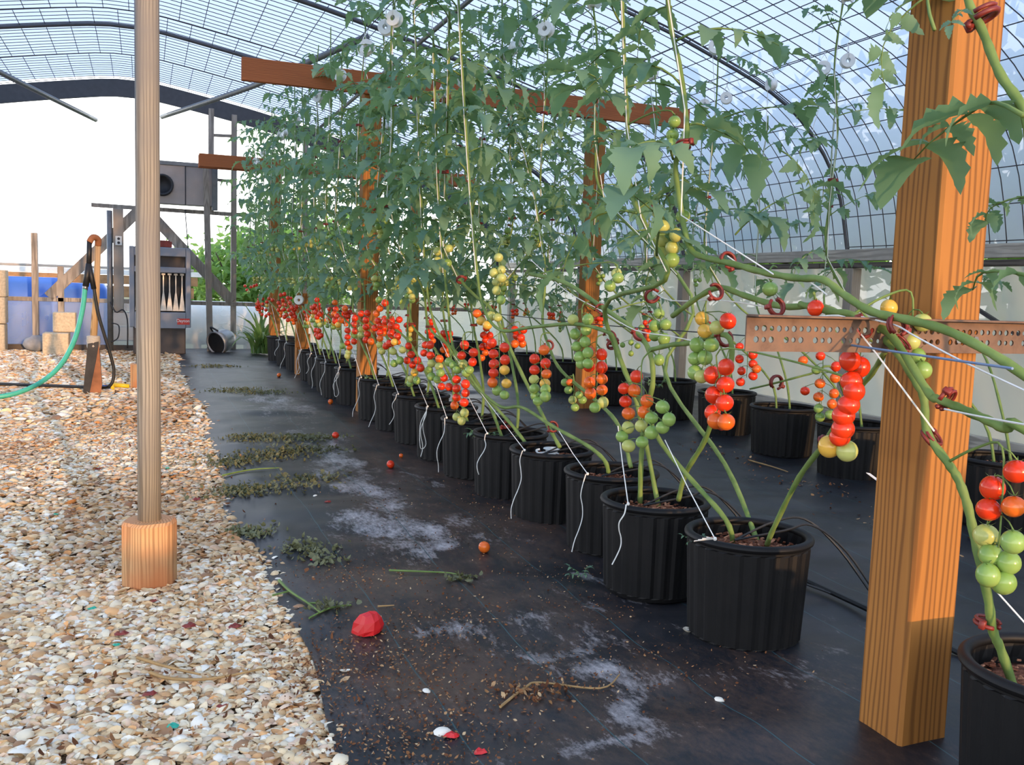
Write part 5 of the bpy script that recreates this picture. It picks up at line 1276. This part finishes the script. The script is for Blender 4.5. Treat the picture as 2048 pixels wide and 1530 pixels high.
# the 300 largest-showing shells are objects of their own
dist = np.hypot(near[0], near[1])/near[3]; pick = np.argsort(dist)[:300]; keep = np.ones(len(near[0]), bool); keep[pick] = False
shell_field('shell_gravel', [tuple(a[keep] for a in near), mid, farg], 'pale loose seashell gravel covering the left walkway')
SH = []
for ci in range(len(PALETTE)):
    for t_, (TV, TF) in enumerate(TEMPL[:4]):
        me = bpy.data.meshes.new('seashell'); me.from_pydata(TV.tolist(), [], TF); me.polygons.foreach_set('use_smooth', [True]*len(me.polygons))
        at = me.color_attributes.new('shell_colour', 'FLOAT_COLOR', 'POINT'); at.data.foreach_set('color', list(PALETTE[ci])*0+[v_ for _ in range(len(TV)) for v_ in (*PALETTE[ci], 1.0)]); me.materials.append(MATS['shell']); SH.append(me)
for q in pick:
    ci = int(rg.choice(len(PALETTE), p=PW)); ki = int(rg.integers(0, 4)); me = SH[ci*4+ki]
    o = bpy.data.objects.new('seashell', me); o.location = (near[0][q], near[1][q], near[2][q]); o.scale = (near[3][q],)*3; o.rotation_euler = (rg.normal(0, 0.25), rg.normal(0, 0.25), rg.uniform(0, 6.3)); link(o)
    tag(o, 'small %s seashell %s in the gravel closest to the camera' % (('cream', 'sandy', 'tan', 'white', 'pinkish', 'caramel', 'brown', 'orange-tan', 'greyish')[ci], ('lying ridge up', 'lying dome up', 'lying hollow side up', 'rounded like a pebble')[ki]), 'seashell', 'seashells nearest the camera')

# ================================================================ LITTER ON THE CLOTH
def bits(name, centers, n, spread, smin, smax, mat, label, cat, seed, lift=0.0, curl=0.4, zf=None):
    """flat curled crumbs, one mesh"""
    r = np.random.default_rng(seed); mb = MB(); tone = []
    for i in range(n):
        c = centers[r.integers(0, len(centers))]
        x = c[0]+r.normal(0, spread*c[2]); y = c[1]+r.normal(0, spread*c[3]); z = (zf or cz)(x, y)+0.003+abs(r.normal(0, lift))
        L = r.uniform(smin, smax); w = L*r.uniform(0.25, 0.7)
        M_ = Matrix.Translation((x, y, z)) @ Euler((r.normal(0, curl), r.normal(0, curl), r.uniform(0, 6.3))).to_matrix().to_4x4()
        mb.add([(-L/2, 0, 0.2*L*curl), (-L*0.15, -w/2, 0), (L*0.2, -w*0.4, 0), (L/2, 0, 0.25*L*curl), (L*0.2, w*0.45, 0.1*w), (-L*0.15, w/2, 0.12*w)], [[0, 1, 5], [1, 2, 4, 5], [2, 3, 4]], M_)
        tone += [float(r.random())]*6
    d = mb.data(name, mat, False); at = d.attributes.new('chip_tone', 'FLOAT', 'POINT'); at.data.foreach_set('value', tone)
    o = link(bpy.data.objects.new(name, d)); o['kind'] = 'stuff'; tag(o, label, cat); return o
def PX(px, py, a=1.0, b=1.0):
    p = onZ(px, py); return (p.x, p.y, a, b)
bits('dry_leaf_crumbs', [PX(720, 1300, 1, 1), PX(840, 1330, 1.2, 1), PX(800, 1420, 1.4, 1), PX(900, 1480, 1.3, 1), PX(700, 1160, 1.2, 1.2), PX(880, 1250), PX(770, 1480, 1.2, 1), PX(640, 1350, .8, .8)], 4200, 0.11, 0.003, 0.011, 'dry_litter', 'brown dry leaf crumbs scattered on the near black cloth', 'litter', 4, 0.001)
bits('dry_leaf_crumbs', [PX(1180, 1220, .8, 1.0), PX(1100, 1160, 1, 1), PX(1080, 1370, 1, .7), PX(1010, 1040, 1, 1.5), PX(960, 990, 1, 2), PX(760, 1000, 1.4, 2), PX(1200, 1340, 1.2, 1), PX(1350, 1350, 1.4, 1), PX(900, 1100, 1.4, 1.6)], 1800, 0.12, 0.003, 0.010, 'dry_litter', 'sparse brown crumbs along the foot of the front pots', 'litter', 5, 0.001)
bits('dry_leaf_crumbs', [(2.9, 2.9, 1, 2), (3.1, 3.8, 1, 2), (3.2, 4.7, 1, 2.4), (3.3, 5.8, 1, 3), (3.25, 7.5, 1, 4)], 420, 0.09, 0.006, 0.025, 'dry_litter', 'dry crumbs along the foot of the wall-side pots', 'litter', 6, 0.002)
for i, (cs, n, lab) in enumerate((([PX(470, 785, 1.2, .9), PX(520, 790, 1.2, .8)], 260, 'wilted leaf heap on the cloth farthest up the walkway'), ([PX(560, 885, 1.4, .8), PX(620, 880, 1, .6), PX(500, 880, .7, .5)], 330, 'long wilted leaf heap on the cloth in the middle of the walkway'),
        ([PX(520, 915, 1.5, .8), PX(600, 905, 1.2, .6), PX(470, 930, .7, .6)], 380, 'thick wilted leaf heap just in front of the middle heap'), ([PX(500, 990, 1.1, .6), PX(560, 980, 1.0, .5), PX(620, 960, .9, .5), PX(470, 985, .5, .6)], 300, 'curved wilted leaf heap reaching the gravel edge'),
        ([PX(620, 1110, .6, .6), PX(650, 1125, .5, .5), PX(590, 1105, .5, .4)], 110, 'small wilted leaf scrap heap left of the white stains'), ([PX(515, 1075, .5, .4), PX(490, 1065, .5, .4)], 80, 'tiny wilted leaf heap on the cloth edge beside the pole'), ([PX(430, 738, 1.5, .8)], 110, 'faint wilted leaf patch near the heater'), ([PX(1090, 1395, .7, .5), PX(1040, 1400, .5, .4)], 60, 'pale dried leaf scraps in the lower middle of the cloth'))):
    bits('wilted_leaf_heap', cs, int(n*2.4), 0.10 if i < 4 else 0.08, 0.010 if i != 7 else 0.006, 0.032 if i != 7 else 0.02, 'wilted_leaf' if i != 7 else 'dry_litter', lab, 'leaf litter', 40+i, 0.006, 0.7)
bits('gravel_litter', [(0.12, 2.3, 1.5, 1.2), (0.2, 3.1, 1, 2), (-0.1, 2.0, 2, 1), (0.15, 4.2, 1, 3), (-0.2, 5.5, 2, 3)], 420, 0.14, 0.006, 0.028, 'dry_litter', 'brown plant crumbs mixed into the shell gravel near the cloth', 'litter', 9, 0.003, 0.5, zf=lambda x, y: float(gravel_z(np.array([x]), np.array([y]))[0])+0.008)
# fallen tomatoes, one by one
for i, (px, py, c, d, lab) in enumerate(((671, 880, 'R', .042, 'fallen red tomato on the cloth beside the long wilted heap'), (781, 938, 'R', .043, 'fallen red tomato on the brown-stained cloth in the middle of the walkway'), (968, 1110, 'O', .043, 'fallen orange tomato on the cloth, nearest whole one'),
        (558, 757, 'O', .042, 'fallen orange-red tomato farthest down the walkway'), (661, 811, 'O', .042, 'fallen orange tomato at the foot of the far pots'), (802, 918, 'O', .024, 'tiny fallen orange tomato near the middle pots'))):
    p = onZ(px, py); p.z = cz(p.x, p.y)+d*0.46
    t = thing('fallen_tomato', (p.x, p.y, p.z-d*0.46), lab, 'tomato', 'fallen tomatoes on the cloth')
    o = link(bpy.data.objects.new('fruit', TOM[c][0]), t); o.location = (0, 0, d*0.46); o.scale = (d/.042,)*3; o.rotation_euler = (1.1, 0.3, i)
    b = MB(); 
    for s in range(5):
        a = s*1.26; b.add([(0, 0.001, 0), (0, -0.001, 0), (0.010*math.cos(a), 0.010*math.sin(a), 0.004)], [[0, 1, 2]], Matrix.Translation((p.x-0.004, p.y-0.002, p.z+d*0.45)))
    b.build('calyx', 'vine_stem', t)
# red lump: broken hollow dome
p = onZ(737, 1272); b = MB(); r_ = random.Random(8)
prof = [(0.040, 0.0), (0.042, 0.014), (0.036, 0.036), (0.022, 0.054), (0.0, 0.060)]
b.lathe(prof, 9, (0, 0, 0)); b.V = [(q[0]*(1.0+0.18*math.sin(3*math.atan2(q[1], q[0])))+r_.uniform(-.002, .002), q[1]*0.8+r_.uniform(-.002, .002), max(0, q[2]+0.16*q[0]+r_.uniform(-.002, .002))) for q in b.V]
b.V = [(q[0]+p.x, q[1]+p.y, q[2]+cz(p.x, p.y)) for q in b.V]
root_mesh('red_scrap', b, 'red_scrap', 'bright red crumpled dome-shaped scrap lying on the near black cloth', 'scrap')
for i, (px, py, pts, lab) in enumerate(((886, 1470, 0.04, 'white rounded seashell on the cloth at the bottom beside a red scrap'), (852, 1395, 0.024, 'white seashell with a hole on the cloth near the bottom'), (690, 1348, 0.026, 'white seashell fragment on the cloth below the red scrap'), (630, 995, 0.022, 'white seashell on the cloth below the curved leaf heap'), (1438, 1412, 0.022, 'pale seashell on the dark cloth in front of the nearest pot'), (1375, 1270, 0.03, 'white crumpled scrap at the foot of the nearest pot'))):
    p = onZ(px, py); o = bpy.data.objects.new('loose_shell', SH[3*4+(i % 3)]); o.location = (p.x, p.y, cz(p.x, p.y)+0.001); o.scale = (pts,)*3; o.rotation_euler = (0.2, 0.1, i*1.3); link(o); tag(o, lab, 'seashell')
def scrap(px, py, s, mat, lab, nm, cat, z=None, seed=1):
    p = onZ(px, py); r_ = random.Random(seed); z0 = (cz(p.x, p.y) if p.x > 0.38 else float(gravel_z(np.array([p.x]), np.array([p.y]))[0])+0.006)
    b = MB(); n = 8; top = []
    V = [(p.x+s*0.5*math.cos(2*PI*j/n)*r_.uniform(.6, 1.1), p.y+s*0.32*math.sin(2*PI*j/n)*r_.uniform(.6, 1.1), z0+r_.uniform(0, s*0.1)) for j in range(n)]
    V += [(q[0]*0.6+p.x*0.4, q[1]*0.6+p.y*0.4, q[2]+s*r_.uniform(.08, .2)) for q in V]; V.append((p.x, p.y, z0+s*0.15))
    b.V = V; b.F = [[j, (j+1) % n, n+(j+1) % n, n+j] for j in range(n)]+[[n+j, n+(j+1) % n, 2*n] for j in range(n)]
    root_mesh(nm, b, mat, lab, cat)
scrap(627, 1125, 0.03, 'red_scrap', 'small red tomato skin in the leaf scraps left of the white stains', 'tomato_skin', 'scrap', seed=2)
scrap(905, 1478, 0.045, 'red_scrap', 'red tomato skin beside the white shell at the bottom', 'tomato_skin', 'scrap', seed=3)
scrap(960, 1512, 0.04, 'red_scrap', 'red tomato skin at the bottom edge of the picture', 'tomato_skin', 'scrap', seed=4)
scrap(655, 1014, 0.035, 'clip_plastic', 'dark red plastic clip lying on the cloth below the curved leaf heap', 'fallen_clip', 'clip', seed=5)
for i, (px, py) in enumerate(((185, 1222), (232, 1294), (345, 1455), (335, 938), (112, 1030))):
    scrap(px, py, 0.028+0.006*(i == 2), 'teal_scrap', 'turquoise plastic chip in the gravel, %s' % ('left of the wooden block', 'below and left of the wooden block', 'nearest the bottom edge', 'right of the pole', 'at the left behind the pole block')[i], 'plastic_chip', 'scrap', seed=10+i)
for i, (px, py, s) in enumerate(((240, 1272, .045), (380, 1258, .05), (470, 1258, .04), (295, 1392, .04), (445, 1415, .035), (305, 1210, .035), (395, 1000, .04), (195, 940, .04))):
    scrap(px, py, s, 'clip_plastic', 'dull red tomato skin on the gravel, %s counting from the block towards the camera' % ORD[i], 'tomato_skin', 'scrap', seed=20+i)
# pruned stems and dry stalks lying about
def stalk(nm, pts, r, mat, lab, cat, extra=()):
    P = [onZ(px, py) for px, py in pts]
    for q in P: q.z = (cz(q.x, q.y) if q.x > 0.38 else float(gravel_z(np.array([q.x]), np.array([q.y]))[0])+0.006)+r+0.003
    b = MB(); b.tube(catmull(P, 5), [r*(1-0.5*i/((len(P)-1)*5)) for i in range((len(P)-1)*5+1)], 6)
    for e_ in extra:
        Q = [onZ(px, py) for px, py in e_]
        for q in Q: q.z = (cz(q.x, q.y) if q.x > 0.38 else float(gravel_z(np.array([q.x]), np.array([q.y]))[0])+0.006)+r
        b.tube(catmull(Q, 4), r*0.6, 5)
    return root_mesh(nm, b, mat, lab, cat)
stalk('pruned_stem', [(558, 1170), (580, 1192), (612, 1215), (640, 1240)], 0.005, 'vine_stem', 'forked green pruned tomato stem on the cloth left of the red scrap', 'stem', ([(578, 1190), (545, 1200)], [(612, 1215), (636, 1218)], [(618, 1247), (660, 1230), (702, 1223)]))
bits('wilted_leaf_heap', [PX(655, 1228, .35, .3)], 60, 0.07, 0.012, 0.03, 'wilted_leaf', 'shrivelled grey leaf at the end of the forked pruned stem', 'leaf litter', 77, 0.008, 0.7)
stalk('pruned_stem', [(778, 1146), (860, 1150), (900, 1155), (925, 1165)], 0.0035, 'vine_stem', 'straight thin green pruned stem on the white-stained cloth', 'stem')
bits('wilted_leaf_heap', [PX(930, 1170, .4, .3), PX(910, 1170, .3, .3)], 60, 0.07, 0.012, 0.03, 'wilted_leaf', 'shrivelled grey leaf at the end of the thin pruned stem', 'leaf litter', 78, 0.006, 0.7)
stalk('pruned_stem', [(445, 956), (500, 947), (558, 943)], 0.005, 'vine_stem', 'green pruned stem across the cloth edge between two leaf heaps', 'stem')
stalk('dry_stalk', [(275, 1325), (340, 1345), (400, 1358)], 0.005, 'dry_stalk', 'upper straw-coloured dry stalk on the near gravel', 'stalk')
stalk('dry_stalk', [(300, 1355), (340, 1366), (420, 1366), (525, 1345)], 0.005, 'dry_stalk', 'lower curved straw-coloured dry stalk on the near gravel', 'stalk')
stalk('dry_stalk', [(1000, 1430), (1050, 1390), (1080, 1378), (1200, 1388), (1238, 1364)], 0.0035, 'dry_stalk', 'dry tan stalk across the white stain in front of the nearest pot', 'stalk')
stalk('dry_stalk', [(755, 1228), (788, 1226)], 0.003, 'dry_stalk', 'short dry twig lying just above the red scrap', 'stalk')
stalk('dry_stalk', [(1500, 925), (1545, 940), (1575, 952)], 0.005, 'dry_stalk', 'dry stalk at the foot of the wall-side pots', 'stalk')
# white reel lying on the mulch of the third visible pot
X, Y = ROWA[5]; q = onZ(1103, 902, 0.275)
t = thing('twine_reel', (q.x, q.y, 0.262), 'white plastic twine reel lying flat on the mulch in a pot', 'reel')
b = MB(); b.lathe([(0.012, 0.0), (0.034, 0.0), (0.036, 0.003), (0.026, 0.006), (0.026, 0.020), (0.036, 0.023), (0.034, 0.026), (0.012, 0.026), (0.012, 0.0)], 20, (q.x, q.y, 0.262)); b.build('reel', 'reel_plastic', t, False)
b = MB(); b.tube(catmull([(q.x-0.03, q.y, 0.27), (q.x-0.06, q.y, 0.268), (q.x-0.065, q.y+0.01, 0.278), (q.x-0.05, q.y+0.01, 0.282)], 4), 0.005, 6); b.build('hook', 'reel_plastic', t, True)
# seedlings and weeds in and beside pots
def weed(c, n, L, lab, seed):
    r_ = random.Random(seed); t = thing('weed_seedling', c, lab, 'weed', 'small weeds')
    for i in range(n):
        o = link(bpy.data.objects.new('leaf', SMALL[i % 3]), t); o.scale = (L/0.26,)*3; o.rotation_euler = (r_.uniform(0.2, 0.9), 0, i*2.4+r_.random()); o.location = (r_.uniform(-.02, .02), r_.uniform(-.02, .02), 0)
for i, (c, n, L, lab) in enumerate((((1.33, 2.72, 0.02), 4, 0.07, 'small green weed at the foot of the second front pot'), ((3.58, 5.35, 0.255), 7, 0.12, 'green weeds in the fourth wall-side pot'), ((3.60, 6.15, 0.255), 8, 0.13, 'green weeds in the fifth wall-side pot'), ((1.44, 4.02, 0.26), 5, 0.11, 'small green weed on the mulch of the fifth front pot'), ((1.48, 4.9, 0.26), 4, 0.09, 'small green weed in the seventh front pot'), ((1.42, 2.2, 0.26), 3, 0.05, 'tiny sprout on the mulch of the first full pot'), ((1.50, 6.4, 0.26), 5, 0.14, 'green weed in the tenth front pot'))):
    weed(c, n, L, lab, i)
